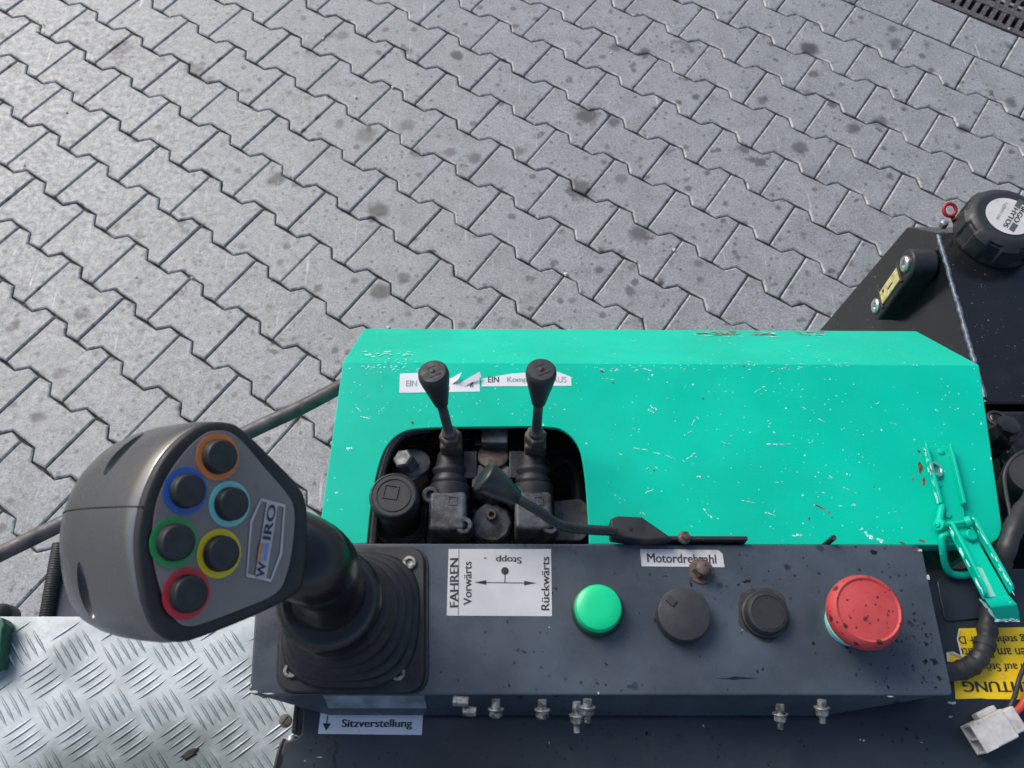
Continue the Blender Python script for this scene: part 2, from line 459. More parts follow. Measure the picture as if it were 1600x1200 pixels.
def ringmat(n, c): return mat_print(n, c, tuple(k * .55 for k in c), (.62, .78), 150, .5, .5)
MWHITE = simple('white_nylon', (.52, .50, .47), .5, var=.15, vs=120, bump=.15, dust=(.27, .22, .17), dusts=90, dustt=(.5, .72))
MREDP = simple('red_plastic', (.36, .018, .025), .4, var=.2)
MREDW = simple('red_wire', (.50, .05, .035), .45, var=.1)
MGLASS = simple('yellow_sight_glass', (.62, .52, .22), .18, var=.25, vs=160)
MTURQ = simple('pale_collar', (.25, .62, .55), .5, var=.2, vs=200)

# ------------------------------------------------------------------ the paved yard
TH = math.radians(-34.5)
PO = V((-1.20396, 1.99299, 0))
PITCH, LEN, GAP, CH = 0.1417, 0.1584, 0.0034, 0.0042
def y2w(x, y, z=0):          # yard lattice -> world
    return PO + V((x * math.cos(TH) - y * math.sin(TH), x * math.sin(TH) + y * math.cos(TH), z))
ground = part('ground', MB().flat([V((x, y, -.09)) for x, y in ((-60, -60), (60, -60), (60, 60), (-60, 60))]), MGROUND, smooth=0, kind='structure')
mb = MB()
mb.flat([V((-1.2, -2.6, -.009)), V((4.6, -2.6, -.009)), V((4.6, 1.818, -.009)), V((-1.2, 1.818, -.009))])
pav = part('pavement', mb, MSAND, smooth=0, kind='structure')
pav.location = PO; pav.rotation_euler = (0, 0, TH)

def outline(cut=None):
    h, m = LEN / 2, PITCH - LEN / 2
    q = .0052
    top = [(-.1, h), (-.0615, h + q), (-.0385, m - q), (.0385, m - q), (.0615, h + q), (.1, h)]
    if cut is not None: top = [(-.1, cut), (.1, cut)]
    bot = [(.1, -h), (.0615, -h - q), (.0385, -m + q), (-.0385, -m + q), (-.0615, -h - q), (-.1, -h)]
    return top + bot                      # clockwise
def inset(poly, d):
    n = len(poly); out = []
    ar = sum(poly[i][0] * poly[(i + 1) % n][1] - poly[(i + 1) % n][0] * poly[i][1] for i in range(n))
    sg = 1 if ar > 0 else -1
    for i in range(n):
        a, p, b = V(poly[i - 1]), V(poly[i]), V(poly[(i + 1) % n])
        e1 = (p - a).normalized(); e2 = (b - p).normalized()
        n1 = V((-e1.y, e1.x)) * sg; n2 = V((-e2.y, e2.x)) * sg
        k = (n1 + n2); k = k / max(.3, k.dot(n1))
        q = p + k * d; out.append((q.x, q.y))
    return out
def stone_mb(poly, jit=0.0):
    poly = list(reversed(poly))
    a = inset(poly, GAP / 2); b = inset(poly, GAP / 2 + CH * .45); c = inset(poly, GAP / 2 + CH)
    R = [[V((*p, z)) for p in q] for q, z in ((a, -.03), (a, -.0032), (b, -.0012), (c, 0))]
    return MB().rings(R, False, True)
def stone_mesh(poly, name):
    mb = stone_mb(poly)
    me = bpy.data.meshes.new(name); me.from_pydata([tuple(p) for p in mb.v], [], mb.f); me.update(); me.materials.append(MP); me.materials.append(MPE)
    for p in me.polygons:
        if len(p.vertices) == 4 and p.normal.z > .12 and p.normal.z < .97: p.material_index = 1
    me.polygons.foreach_set('use_smooth', [True] * len(me.polygons)); me.set_sharp_from_angle(angle=math.radians(24)); return me
me_full = stone_mesh(outline(), 'paving_stone'); me_half = stone_mesh(outline(.0895), 'paving_stone_cut')
sq = [(-.0815, .082), (.0815, .082), (.0815, -.082), (-.0815, -.082)]
me_sq = stone_mesh(sq, 'paving_stone_square')
cells = []
for r in range(-12, 17):
    for a in range(-9, 42):
        if (a + r) % 2 or r < -11: continue
        cells.append((a * .1, -r * PITCH if r > -11 else 11 * PITCH, me_half if r == -11 else me_full, .0895 if r == -11 else None))
        # stone centre sits half a stone from its joints
cells = [(x + .1, y, m, c) for x, y, m, c in cells]
for k in range(-14, 14): cells.append((1.855 + .0815 + k * .163, 1.7345, me_sq, 'sq'))
vis, rest = [], []
for c in cells:
    p = y2w(c[0], c[1]); px, py, z = proj(p)
    inv = z > 0 and -75 < px < 1675 and -70 < py < 1040 and not (px > 640 and py > 610) and not (px > 1480 and py > 420) and not (px > 330 and py > 880)
    (vis if inv else rest).append(c)
print('stones in view', len(vis), 'rest', len(rest))
rnd = random.Random(3)
for c in vis[:300]:
    o = bpy.data.objects.new('paving_stone', c[2]); COL.objects.link(o); o.parent = pav
    flip = math.pi if (c[2] is not me_half and rnd.random() < .5) else 0
    o.location = (c[0] + rnd.uniform(-.0007, .0007), c[1] + rnd.uniform(-.0007, .0007), rnd.uniform(-.0011, .0007))
    o.rotation_euler = (rnd.uniform(-.004, .004), rnd.uniform(-.004, .004), flip + rnd.uniform(-.004, .004))
mb = MB()
for c in vis[300:] + rest:
    s = stone_mb(sq if c[3] == 'sq' else outline(c[3]))
    dz = rnd.uniform(-.001, .0007)
    mb.add([y2w(p.x + c[0], p.y + c[1], p.z + dz) for p in s.v], s.f)
mb.v = [Matrix.Rotation(-TH, 3, 'Z') @ (p - PO) for p in mb.v]
o = part('paving_stone', mb, MP, smooth=24, kind='stuff'); o.parent = pav

# drain channel along the far edge of the paving
MIRON = simple('drain_iron', (.10, .085, .085), .6, .5, var=.35, vs=60, bump=.4, bs=400, dust=(.22, .21, .22), dusts=160, dustt=(.5, .66))
dl = y2w(2.05, 1.89)
drain = thing('drain_channel', 'slotted grey iron drain grating let into the paving at the top corner', 'drain grating', dl)
def yb(mb, x0, x1, y0, y1, z0, z1):
    ax = (V((math.cos(TH), math.sin(TH), 0)), V((-math.sin(TH), math.cos(TH), 0)), V((0, 0, 1)))
    return mb.box(y2w((x0 + x1) / 2, (y0 + y1) / 2, (z0 + z1) / 2), (x1 - x0, y1 - y0, z1 - z0), ax)
DX0, DX1 = 1.52, 2.62
mb = MB(); yb(mb, DX0, DX1, 1.8185, 1.826, -.04, .001); yb(mb, DX0, DX1, 2.032, 2.040, -.04, .001)
part('channel_edge', mb, MIRON, drain, .001)
mb = MB(); yb(mb, DX0, DX1, 1.8262, 2.0318, -.088, -.06); part('channel_bed', mb, MDARK, drain)
mb = MB()
for a, b in ((1.827, 1.842), (1.899, 1.928), (1.985, 2.031)): yb(mb, DX0, DX1, a, b, -.022, -.001)
part('grate_rail', mb, MIRON, drain, .001)
mbb = MB(); ax3 = (V((1, 0, 0)), V((0, 1, 0)), V((0, 0, 1)))
k = 0
bar_me = None
for row, (y0, y1) in enumerate(((1.8415, 1.8995), (1.9275, 1.9855))):
    for i in range(int((DX1 - DX0) / .0285)):
        x = DX0 + .008 + i * .0285 + (.0085 if row == 0 else 0)
        if bar_me is None:
            b = MB(); b.box((0, 0, 0), (.0155, y1 - y0, .019)); 
            bar_me = bpy.data.meshes.new('grate_bar'); bar_me.from_pydata([tuple(p) for p in b.v], [], b.f); bar_me.materials.append(MIRON)
        o = bpy.data.objects.new('grate_bar', bar_me); COL.objects.link(o); o.parent = drain
        o.location = y2w(x, (y0 + y1) / 2, -.0125) - dl; o.rotation_euler = (0, 0, TH)

# grass in the joints, white pebbles
MGRASS = simple('joint_grass', (.16, .19, .05), .7, var=.4, vs=200)
mb = MB()
for px, py, n in ((66, 40, 16), (62, 52, 8), (40, 265, 8), (1058, 420, 5), (893, 428, 4), (1545, 150, 10), (1535, 185, 8), (720, 58, 5), (1378, 262, 4), (490, 625, 4)):
    for i in range(n):
        p = at(px + rnd.uniform(-5, 5), py + rnd.uniform(-6, 6), -.006)
        d = V((rnd.uniform(-1, 1), rnd.uniform(-1, 1), rnd.uniform(.4, 1.1))).normalized(); s = V((-d.y, d.x, 0)).normalized() * .0012
        L = rnd.uniform(.010, .024)
        mb.add([p - s, p + s, p + d * L * .6 + s * .7, p + d * L + V((0, 0, -.003)), p + d * L * .6 - s * .7], [(0, 1, 2, 3, 4)])
o = part('grass', mb, MGRASS, smooth=0, kind='stuff'); tag(o, 'few short grass blades growing in the paving joints', 'grass')
mb = MB()
for px, py, s in ((884, 429, .006), (1053, 391, .005), (104, 176, .004), (213, 433, .003), (505, 61, .005), (955, 83, .003), (1576, 45, .003), (300, 435, .004), (556, 152, .004), (614, 137, .005), (607, 512, .004)):
    p = at(px, py, .001)
    mb.lathe(p, (0, 0, 1), [(s * .5, -.001), (s, s * .25), (s * .75, s * .8), (s * .2, s)], 7, lambda t, h: 1 + .25 * math.sin(3 * t))
o = part('pebbles', mb, simple('pebble', (.62, .60, .56), .7), smooth=50, kind='stuff'); tag(o, 'scattered small white stone chips lying on the paving', 'pebbles')

# ------------------------------------------------------------------ machine body under everything
mbody = thing('machine_body', 'black inner body of the machine deep below the engine hood and console', 'machine body', (.1, .15, 0.3))
mb = MB(); mb.box((.08, .02, .72), (.40, .46, .90)); part('chassis', mb, MDARK, mbody, .01)
mb = MB(); mb.box((.555, .12, .76), (.30, .38, .82)); part('side_chassis', mb, MDARK, mbody, .01)
for y in (-.12, .2):
    for x in (-.10, .62):
        mb = MB(); mb.lathe((x - .06, y, .16), (1, 0, 0), [(.10, 0), (.155, .01), (.16, .03), (.16, .09), (.155, .11), (.10, .12)], 32)
        part('wheel', mb, MBLACK, mbody)

ZC, ZH, ZP = 1.40, 1.385, 1.366

# ------------------------------------------------------------------ engine hood
hood = thing('engine_hood', 'scratched turquoise green sheet metal hood with a cutout round the valves', 'engine hood', (.1, .2, 1.1))
HL, HR, HB, HF = -.1085, .322, .2865, .1605
cut_px = [(573, 856), (580, 790), (590, 735), (604, 698), (628, 676), (665, 669), (760, 667), (850, 667), (882, 674), (904, 698), (913, 740), (918, 800), (921, 856)]
cut = spline([at(x, y, ZH) for x, y in cut_px], 4)
CHY, CHZ = .067, .066
corner = round_poly([(HR, HB), (.306, HF), (.2, HF)], [0, .016, 0], 6)[:-1]      # right back corner, round the right front corner
cutc = [V((c.x, c.y, ZH)) for c in cut]; cutc[0].y = HF; cutc[-1].y = HF
Vt = [V((HL, HB, ZH))] + [V((x, y, ZH)) for x, y in corner] + list(reversed(cutc)) + [V((HL - .004, HF, ZH))]
nt = len(Vt); nc = len(corner)
fs = [tuple(range(nt))]
def addv(p): Vt.append(V(p)); return len(Vt) - 1
bl, br = addv((HL, HB + CHY, ZH - CHZ)), addv((HR, HB + CHY, ZH - CHZ))
dl_, dr_ = addv((HL, HB + CHY, 1.06)), addv((HR, HB + CHY, 1.06))
fs += [(0, bl, br, 1), (bl, dl_, dr_, br)]
lf = addv((HL - .004, HF, 1.06)); fs.append((0, nt - 1, lf, dl_, bl))
low = [addv((Vt[i].x, Vt[i].y, 1.06)) for i in range(2, nc + 1)]
rb = addv((HR, HB, 1.06))
fs.append((1, br, dr_, rb))
fs.append((1, rb, low[0], 2))
for i in range(2, nc): fs.append((i, low[i - 2], low[i - 1], i + 1))
mb = MB(); mb.add(Vt, fs)
hb = part('shell', mb, MGREEN, hood, smooth=30)
bm = bmesh.new(); bm.from_mesh(hb.data); bmesh.ops.recalc_face_normals(bm, faces=bm.faces); bm.faces.ensure_lookup_table()
if bm.faces[0].normal.z < 0: bmesh.ops.reverse_faces(bm, faces=bm.faces)
bm.to_mesh(hb.data); bm.free()
so = hb.modifiers.new('solid', 'SOLIDIFY'); so.thickness = .003; so.offset = -1
bvm = hb.modifiers.new('bevel', 'BEVEL'); bvm.width = .0035; bvm.segments = 4; bvm.limit_method = 'ANGLE'; bvm.angle_limit = math.radians(35); bvm.harden_normals = True
mb = MB(); mb.box(((at(922, 856, ZH).x + .288) / 2, HF + .0016, ZH - .007), (.288 - at(922, 856, ZH).x, .0024, .010)); part('front_lip', mb, MGREEN, hood)
# rubber edging of the cutout, left side
mb = MB(); mb.tube(spline([at(x + 7, y, ZH - .004) for x, y in cut_px[:6]], 5), .0030, 8)
part('edge_trim', mb, MHOSE, hood)
# chipped paint
def blob(c, ax, ay, L, W, r, n=9):
    pts = []
    for i in range(n):
        t = 2 * math.pi * i / n; k = r.uniform(.42, 1.2)
        pts.append(c + ax * (math.cos(t) * L / 2 * k) + ay * (math.sin(t) * W / 2 * k))
    return pts
X, Y, Z = V((1, 0, 0)), V((0, 1, 0)), V((0, 0, 1))
rc = random.Random(11)
mbc, mbr = MB(), MB()
def chip(px, py, lpx, wpx, ang, m=None, z=ZH + .00018):
    c = at(px, py, z); s = (CAMZ - z) / FPX / .93; a = math.radians(-ang)
    ax = X * math.cos(a) + Y * math.sin(a); ay = -X * math.sin(a) + Y * math.cos(a)
    (m or mbc).flat(blob(c, ax, ay, lpx * s, wpx * s, rc))
def scratch(px, py, px2, py2, wpx, nseg=4):
    for i in range(nseg):
        if rc.random() < .22: continue
        t = (i + .5) / nseg; L = math.hypot(px2 - px, py2 - py) / nseg
        chip(px + (px2 - px) * t + rc.uniform(-1, 1), py + (py2 - py) * t + rc.uniform(-.6, .6), L * 1.1, wpx * rc.uniform(.5, 1.2), math.degrees(math.atan2(py2 - py, px2 - px)))
for a in ((990, 699, 1032, 709, 2.2), (1040, 711, 1068, 724, 2.6), (1072, 718, 1093, 704, 3.2), (1015, 634, 1026, 640, 5), (1012, 640, 1022, 645, 3), (1085, 655, 1078, 668, 2.4), (1070, 680, 1080, 674, 2),
          (1178, 613, 1204, 599, 1.4), (1196, 694, 1236, 694, 2.2), (1252, 635, 1288, 660, 1.4), (1250, 777, 1259, 770, 6), (1236, 837, 1262, 836, 4.5), (1196, 800, 1210, 806, 2.4), (1100, 795, 1112, 810, 3), (1008, 770, 1022, 765, 2.6),
          (1330, 790, 1342, 788, 6), (1346, 824, 1356, 838, 7), (1358, 838, 1380, 846, 9), (1322, 740, 1330, 744, 3), (1268, 768, 1290, 770, 1.6), (1085, 746, 1096, 744, 3), (1316, 760, 1340, 772, 1.4),
          (524, 770, 546, 768, 4), (540, 701, 550, 700, 6), (556, 636, 565, 643, 2), (563, 650, 580, 654, 2), (600, 637, 592, 643, 1.5), (1125, 690, 1140, 694, 2), (1208, 675, 1214, 677, 4), (1268, 642, 1270, 640, 3), (1460, 640, 1466, 642, 3), (1494, 640, 1484, 636, 2),
          (1310, 672, 1325, 668, 1.2), (1390, 660, 1402, 664, 1.4), (930, 590, 960, 593, 1.2), (1150, 780, 1180, 786, 1.5), (1000, 800, 1010, 806, 2), (955, 770, 962, 774, 2.4)):
    scratch(*a)
for i in range(130):
    px = rc.gauss(1190, 170); py = rc.uniform(590, 845)
    if not 930 < px < 1535 or (1435 < px < 1515 and py > 690): continue
    k = rc.random(); chip(px, py, rc.uniform(1.2, 3.0) if k < .8 else rc.uniform(4, 8), rc.uniform(1, 2.3) if k < .8 else rc.uniform(.8, 1.5), rc.uniform(-60, 60))
for i in range(60):
    chip(rc.uniform(545, 920), rc.uniform(590, 660), rc.uniform(1.5, 3), rc.uniform(1.2, 2.4), rc.uniform(-60, 60))
# worn fold line
for i in range(120):
    px = rc.choice((rc.uniform(545, 1520), rc.gauss(1000, 60), rc.gauss(1240, 50), rc.gauss(600, 30)))
    if not 545 < px < 1520: continue
    chip(px, 574 + (px - 800) * -.008 + rc.gauss(2, 3.2), rc.uniform(2, 8), rc.uniform(.7, 1.7), rc.uniform(-20, 20))
for px, py, l, ww in ((1295, 800, 7, 5), (1281, 792, 16, 4), (1264, 810, 5, 6), (1300, 808, 3, 3), (1022, 735, 5, 4), (1098, 623, 3, 5), (1346, 617, 3, 3), (644, 660, 6, 5), (940, 580, 8, 4), (958, 598, 5, 5), (1162, 572, 7, 4), (1230, 575, 5, 3), (1438, 730, 9, 22), (1443, 752, 6, 18), (1436, 706, 6, 8), (1426, 748, 5, 5), (1440, 845, 14, 6), (1410, 848, 12, 5)):
    chip(px, py, l, ww, rc.uniform(20, 70) if px < 1400 else 15, mbr)
# on the bevel
bn = V((0, 1, 1)).normalized(); bp = V((0, HB, ZH + .0006))
def chipb(px, py, lpx, wpx, m):
    c = atpl(px, py, bp + bn * .0004, bn); s = c.length and (C0 - c).length / FPX
    m.flat(blob(c, X, V((0, .707, -.707)), lpx * s, wpx * s * 1.4, rc))
for i in range(26): chipb(rc.uniform(570, 640), 553 + rc.gauss(0, 2.6), rc.uniform(4, 13), rc.uniform(1.5, 4), mbc)
for i in range(26): chipb(rc.uniform(560, 640), 562 + rc.uniform(-2, 12), rc.uniform(2, 5), rc.uniform(1.5, 3), mbc)
for i in range(40): chipb(rc.uniform(640, 1440), rc.uniform(528, 566), rc.uniform(1.5, 6), rc.uniform(1, 2), mbc)
for a, b in ((1092, 1140), (1118, 1160), (1180, 1210), (1245, 1290)):
    for i in range(14): chipb(rc.uniform(a, b), 521 + rc.uniform(-3, 3), rc.uniform(6, 18), rc.uniform(2, 4), mbr)
    for i in range(10): chipb(rc.uniform(a, b), 523 + rc.uniform(-4, 3), rc.uniform(5, 14), rc.uniform(1, 2), mbc)
part('paint_chips', mbc, MCHIP, hood, smooth=0, kind='stuff')
part('rust_spots', mbr, MRUST, hood, smooth=0, kind='stuff')

def decal(name, px_poly, z, mat, parent, th=.00025):
    pts = [(p.x, p.y) for p in (at(x, y, z) for x, y in px_poly)]
    return part(name, MB().prism(pts, z, z + th), mat, parent, smooth=0)
def ptext(txt, px, py, z, wpx, hpx, ang, mat, parent, bold=.02):
    s = (CAMZ - z) / FPX; c = at(px, py, z); a = math.radians(ang)
    p2 = at(px + 10 * math.cos(a), py - 10 * math.sin(a), z)
    x0, x1 = at(px - wpx / 2 * math.cos(a), py + wpx / 2 * math.sin(a), z), at(px + wpx / 2 * math.cos(a), py - wpx / 2 * math.sin(a), z)
    y0, y1 = at(px + hpx / 2 * math.sin(a), py + hpx / 2 * math.cos(a), z), at(px - hpx / 2 * math.sin(a), py - hpx / 2 * math.cos(a), z)
    return lettering(txt, c, p2 - c, (0, 0, 1), (x1 - x0).length, (y1 - y0).length, mat, parent, bold)

s1 = decal('sticker', [(625, 584), (680, 582), (705, 592), (714, 590), (718, 597), (749, 586), (750, 612), (624, 614)], ZH, MPAPER, hood)
ptext('EIN', 643, 599, ZH + .0003, 17, 9, 0, MINKF, s1); ptext('0', 700, 607, ZH + .0003, 5, 6, 0, MINKF, s1); ptext('g', 737, 601, ZH + .0003, 6, 8, 0, MINK, s1)
mb = MB(); z = ZH + .0004
for q in ([(703, 592), (722, 586), (716, 596), (706, 600)], [(716, 600), (750, 585), (752, 592), (726, 604)]):
    a = [at(x, y, z) for x, y in q]; a[1].z += .004; a[2].z += .003; mb.flat(list(reversed(a)))
part('torn_flap', mb, MPAPER, s1, smooth=0)
s2 = decal('sticker', [(752, 592), (800, 584), (858, 580), (868, 580), (892, 589), (893, 603), (753, 604)], ZH, MPAPER, hood)
ptext('EIN', 771, 593, ZH + .0003, 17, 9, 0, MINK, s2); ptext('Kompr.', 812, 594, ZH + .0003, 40, 10, 0, MINKF, s2); ptext('AUS', 874, 593, ZH + .0003, 22, 9, 0, MINKF, s2)

# toggle latch on the hood
latch_m = mat_green('latch_paint')
zl = ZH + .001
lt = part('toggle_latch', MB().prism([(p.x, p.y) for p in (at(x, y, zl) for x, y in ((1440, 699), (1481, 697), (1506, 800), (1507, 822), (1481, 824), (1466, 800)))], ZH + .0001, ZH + .0022), latch_m, hood, .0006)
def wall(pa, pb, h, th, base, slope=0):
    a, b = at(*pa, base), at(*pb, base); d = (b - a); nrm = V((-d.y, d.x, 0)).normalized() * th
    b2 = b + V((0, 0, slope))
    return MB().extrude([a, a + nrm, b2 + nrm, b2], (0, 0, h)) if False else MB().rings([[a, a + nrm, a + nrm + V((0, 0, h)), a + V((0, 0, h))], [b2, b2 + nrm, b2 + nrm + V((0, 0, h)), b2 + V((0, 0, h))]])
part('bracket_flange', wall((1441, 699), (1464, 790), .0045, .0022, ZH + .0022), latch_m, lt, .0007)
part('bracket_flange', wall((1484, 698), (1506, 790), .0045, -.0022, ZH + .0022), latch_m, lt, .0007)
mb = MB(); mb.torus(at(1463, 733, ZH + .0045), (.45, .1, .9), .0044, .0010, 28, 8); part('eyelet', mb, MSTEEL, lt)
mb = MB()
for px, py in ((1466, 757), (1481, 805), (1486, 712), (1470, 706)): mb.lathe(at(px, py, ZH + .0022), (0, 0, 1), [(.0022, 0), (.002, .0008), (.0008, .0013)], 14)
part('rivet', mb, latch_m, lt)
mb = MB(); pa, pb = at(1480, 819, ZH + .009), at(1516, 815, ZH + .009); mb.cyl(pa, pb, .0013, n=14)
mb.lathe(at(1468, 820, ZH + .006), (-1, 0, .5), [(.0036, -.002), (.0036, .001), (.0018, .0014), (.0016, .0022), (.0005, .0024)], 18)
mb.cyl(at(1472, 790, ZH + .004), at(1466, 822, ZH + .006), .0022, n=10)
mb.lathe(at(1514, 815, ZH + .011), (1, .2, .6), [(.0034, -.002), (.0034, .0012), (.0015, .002)], 18)
mb.lathe(at(1516, 837, ZH + .009), (.2, 0, 1), [(.0036, -.004), (.0036, .0015), (.003, .002)], 18)
part('pivot_pin', mb, latch_m, lt)
# lever channel rising over the panel
za, zb = ZH + .006, ZH + .015
def P(px, py, z): return at(px, py, z)
fl = [P(1480, 822, za), P(1514, 820, za), P(1577, 931, zb), P(1538, 936, zb)]
mb = MB(); mb.rings([[fl[0], fl[1], fl[1] + V((0, 0, -.0018)), fl[0] + V((0, 0, -.0018))], [fl[3], fl[2], fl[2] + V((0, 0, -.0018)), fl[3] + V((0, 0, -.0018))]])
part('lever_floor', mb, latch_m, lt, .0005)
for (qa, qb, sg) in (((1478, 818), (1536, 934), 1), ((1517, 811), (1582, 927), -1)):
    a, b = P(*qa, za - .0005), P(*qb, zb - .0005); d = (b - a).normalized(); nn = V((-d.y, d.x, 0)).normalized() * .0019 * sg
    prof = []
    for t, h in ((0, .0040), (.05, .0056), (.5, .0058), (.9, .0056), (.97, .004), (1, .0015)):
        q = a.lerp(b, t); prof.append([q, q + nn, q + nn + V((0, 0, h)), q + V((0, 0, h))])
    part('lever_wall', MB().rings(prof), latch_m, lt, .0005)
part('sheen_stripe', MB().flat([P(1497, 838, za + .0009), P(1511, 838, za + .0009), P(1556, 932, zb + .0004), P(1537, 933, zb + .0004)][::-1]), simple('painted_sheen', (.22, .62, .48), .35, var=.15, vs=120), lt, smooth=0)  # dull reflection on the lever floor, painted as a pale strip
lp = []
for (xa, ya), (xb, yb2), z in (((1538, 934), (1577, 930), zb), ((1543, 941), (1583, 937), zb + .001), ((1548, 949), (1590, 945), zb + .0005), ((1552, 958), (1593, 956), zb - .003), ((1555, 969), (1594, 970), zb - .008)):
    a, b = P(xa, ya, z), P(xb, yb2, z); lp.append([a, b, b + V((0, .001, -.0018)), a + V((0, .001, -.0018))])
part('lever_lip', MB().rings(lp), latch_m, lt, .0006, smooth=60)
mb = MB(); rl = random.Random(8)
for (qa, qb, zA, zB) in (((1441, 699), (1464, 790), ZH + .0068, ZH + .0068), ((1478, 818), (1536, 934), za + .0052, zb + .0052), ((1517, 811), (1582, 927), za + .0052, zb + .0052), ((1531, 938), (1553, 966), zb + .0006, zb - .005), ((1556, 970), (1594, 971), zb - .0066, zb - .0066)):
    a, b = P(*qa, zA), P(*qb, zB); dd_ = (b - a).normalized(); sd_ = V((-dd_.y, dd_.x, 0))
    for i in range(16):
        t = rl.random(); c = a.lerp(b, t) + V((0, 0, .0004)); mb.flat(blob(c + sd_ * rl.uniform(-.0002, .0014), dd_, sd_, rl.uniform(.001, .007), rl.uniform(.0004, .0011), rl, 8))
part('worn_edge', mb, MCHIP, lt, smooth=0, kind='stuff')
mb = MB(); mb.tube(spline([P(1480, 834, ZH + .004), P(1472, 840, ZH + .003), P(1473, 860, ZH - .001), P(1478, 885, ZP + .010), P(1487, 896, ZP + .006), P(1506, 899, ZP + .005), P(1540, 892, ZP + .006)], 6), .0022, 12)
part('bail_rod', mb, mat_green('bail_paint'), lt)

# ------------------------------------------------------------------ control console
con = thing('control_console', 'dark slate blue control console with four round controls and white labels', 'control console', (.05, .11, ZP))
CB, CF = .1562, .0712
cl, cr = (-.1432, -.1372), (.2475, .2462)
poly = round_poly([(-.1372, CF), (.2462, CF), (.2475, CB), (-.1432, CB)], [.004, .003, .006, .004], 5)
mb = MB(); mb.prism(poly, ZC - .0030, ZC)
part('top_plate', mb, MCON, con, .0012, seg=3)
# front flange, bent down and a little outwards, notched at both ends
f0, f1 = aty(530, 1114, CF - .007), aty(1335, 1117, CF - .007)
zf = ZC - .027
mb = MB(); a = [V((-.136, CF + .001, ZC - .0012)), V((.2445, CF + .001, ZC - .0012)), V((.183, CF - .007, zf)), V((-.098, CF - .007, zf))]
mb.rings([a, [p + V((0, .0022, 0)) for p in a]]); part('front_flange', mb, MCON, con)
mb = MB(); mb.box((.054, CB - .0014, ZC - .022), (.37, .0022, .038)); mb.box((.2445, .1137, ZC - .019), (.0022, .079, .031)); mb.box((-.1375, .1137, ZC - .019), (.0022, .079, .031)); part('skirt', mb, MCON, con)
part('label_residue', MB().rings([[V((x, CF + .0008 - .0080 * t, ZC - .0012 - .0258 * t)) for x, t in ((at(503, 1090, ZC).x, .06), (at(662, 1090, ZC).x, .06), (at(662, 1090, ZC).x * .99, .62), (at(503, 1090, ZC).x * .99, .62))], [V((x, CF + .0004 - .0080 * t, ZC - .0012 - .0258 * t)) for x, t in ((at(503, 1090, ZC).x, .06), (at(662, 1090, ZC).x, .06), (at(662, 1090, ZC).x * .99, .62), (at(503, 1090, ZC).x * .99, .62))]]), simple('glue_residue', (.20, .225, .26), .5, var=.4, vs=70), con, smooth=0)

# labels
ZL = ZC
l1 = decal('label_plate', [(701, 858), (861, 858), (862.5, 963), (698, 962)], ZL, MLABEL, con)
zt = ZL + .0003
ptext('FAHREN', 709.5, 910, zt, 77, 13, 90, MINK, l1, .03)
ptext('Vorwärts', 730.5, 911, zt, 68, 12.5, 90, MINK, l1)
ptext('Rückwärts', 852, 911, zt, 84, 12.5, 90, MINK, l1)
ptext('Stopp', 795, 874, zt, 40, 13, 180, MINK, l1)
ptext('-', 758, 872, zt, 4, 1.5, 180, MINK, l1)
def mark(polys, z, mat, parent, name='printed_arrow'):
    mb = MB()
    for q in polys:
        pts = [at(x, y, z) for x, y in q]
        ar = sum(pts[i].x * pts[(i + 1) % len(pts)].y - pts[(i + 1) % len(pts)].x * pts[i].y for i in range(len(pts)))
        mb.flat(pts if ar > 0 else list(reversed(pts)))
    return part(name, mb, mat, parent, smooth=0)
mark([[(746, 909.4), (832, 910.4), (832, 911.6), (746, 910.6)], [(741, 910), (760, 906.4), (760, 913.6)], [(838, 911), (819, 907.4), (819, 914.6)], [(788.4, 892), (789.8, 892), (789.8, 911), (788.4, 911)],
      [(789 + 6 * math.cos(t), 892 + 6 * math.sin(t)) for t in [i * math.pi / 9 for i in range(18)]], [(716.6, 859), (717.4, 859), (716.4, 961.5), (715.6, 961.5)]], zt + .0001, MINK, l1)
l2 = decal('label_plate', [(1000, 858), (1122, 859.5), (1129, 866), (1132, 886.5), (1002.5, 885)], ZL, MLABEL, con)
ptext('Motordrehzahl', 1065, 872.5, zt, 108, 14, -1, MINK, l2)

# green signal lamp
def ctl(px, py): return at(px, py, ZC)
b = ctl(933, 955)
lamp = part('signal_lamp', MB().lathe(b, Z, [(.0148, 0), (.0148, .0030), (.0138, .0046), (.0132, .0048)], 40), simple('lamp_bezel', (.012, .06, .04), .35), con)
part('lens', MB().lathe(b, Z, [(.0132, .0046), (.0132, .0085), (.0124, .0100), (.0108, .0108), (.006, .0112)], 40), MLENS, lamp)
# rotary knob
b = ctl(1065, 964)
kn = part('rotary_knob', MB().lathe(b, Z, [(.0150, 0), (.0150, .0075), (.0146, .0086), (.0136, .0090)], 48), MKNOB, con)
a = math.radians(135)
mb = MB(); c = b + V((math.cos(a), math.sin(a), 0)) * .0098 + Z * .0093
mb.box(c, (.0056, .0042, .0010), (V((math.cos(a), math.sin(a), 0)), V((-math.sin(a), math.cos(a), 0)), Z)); part('pointer', mb, MKNOB, kn, .0003)
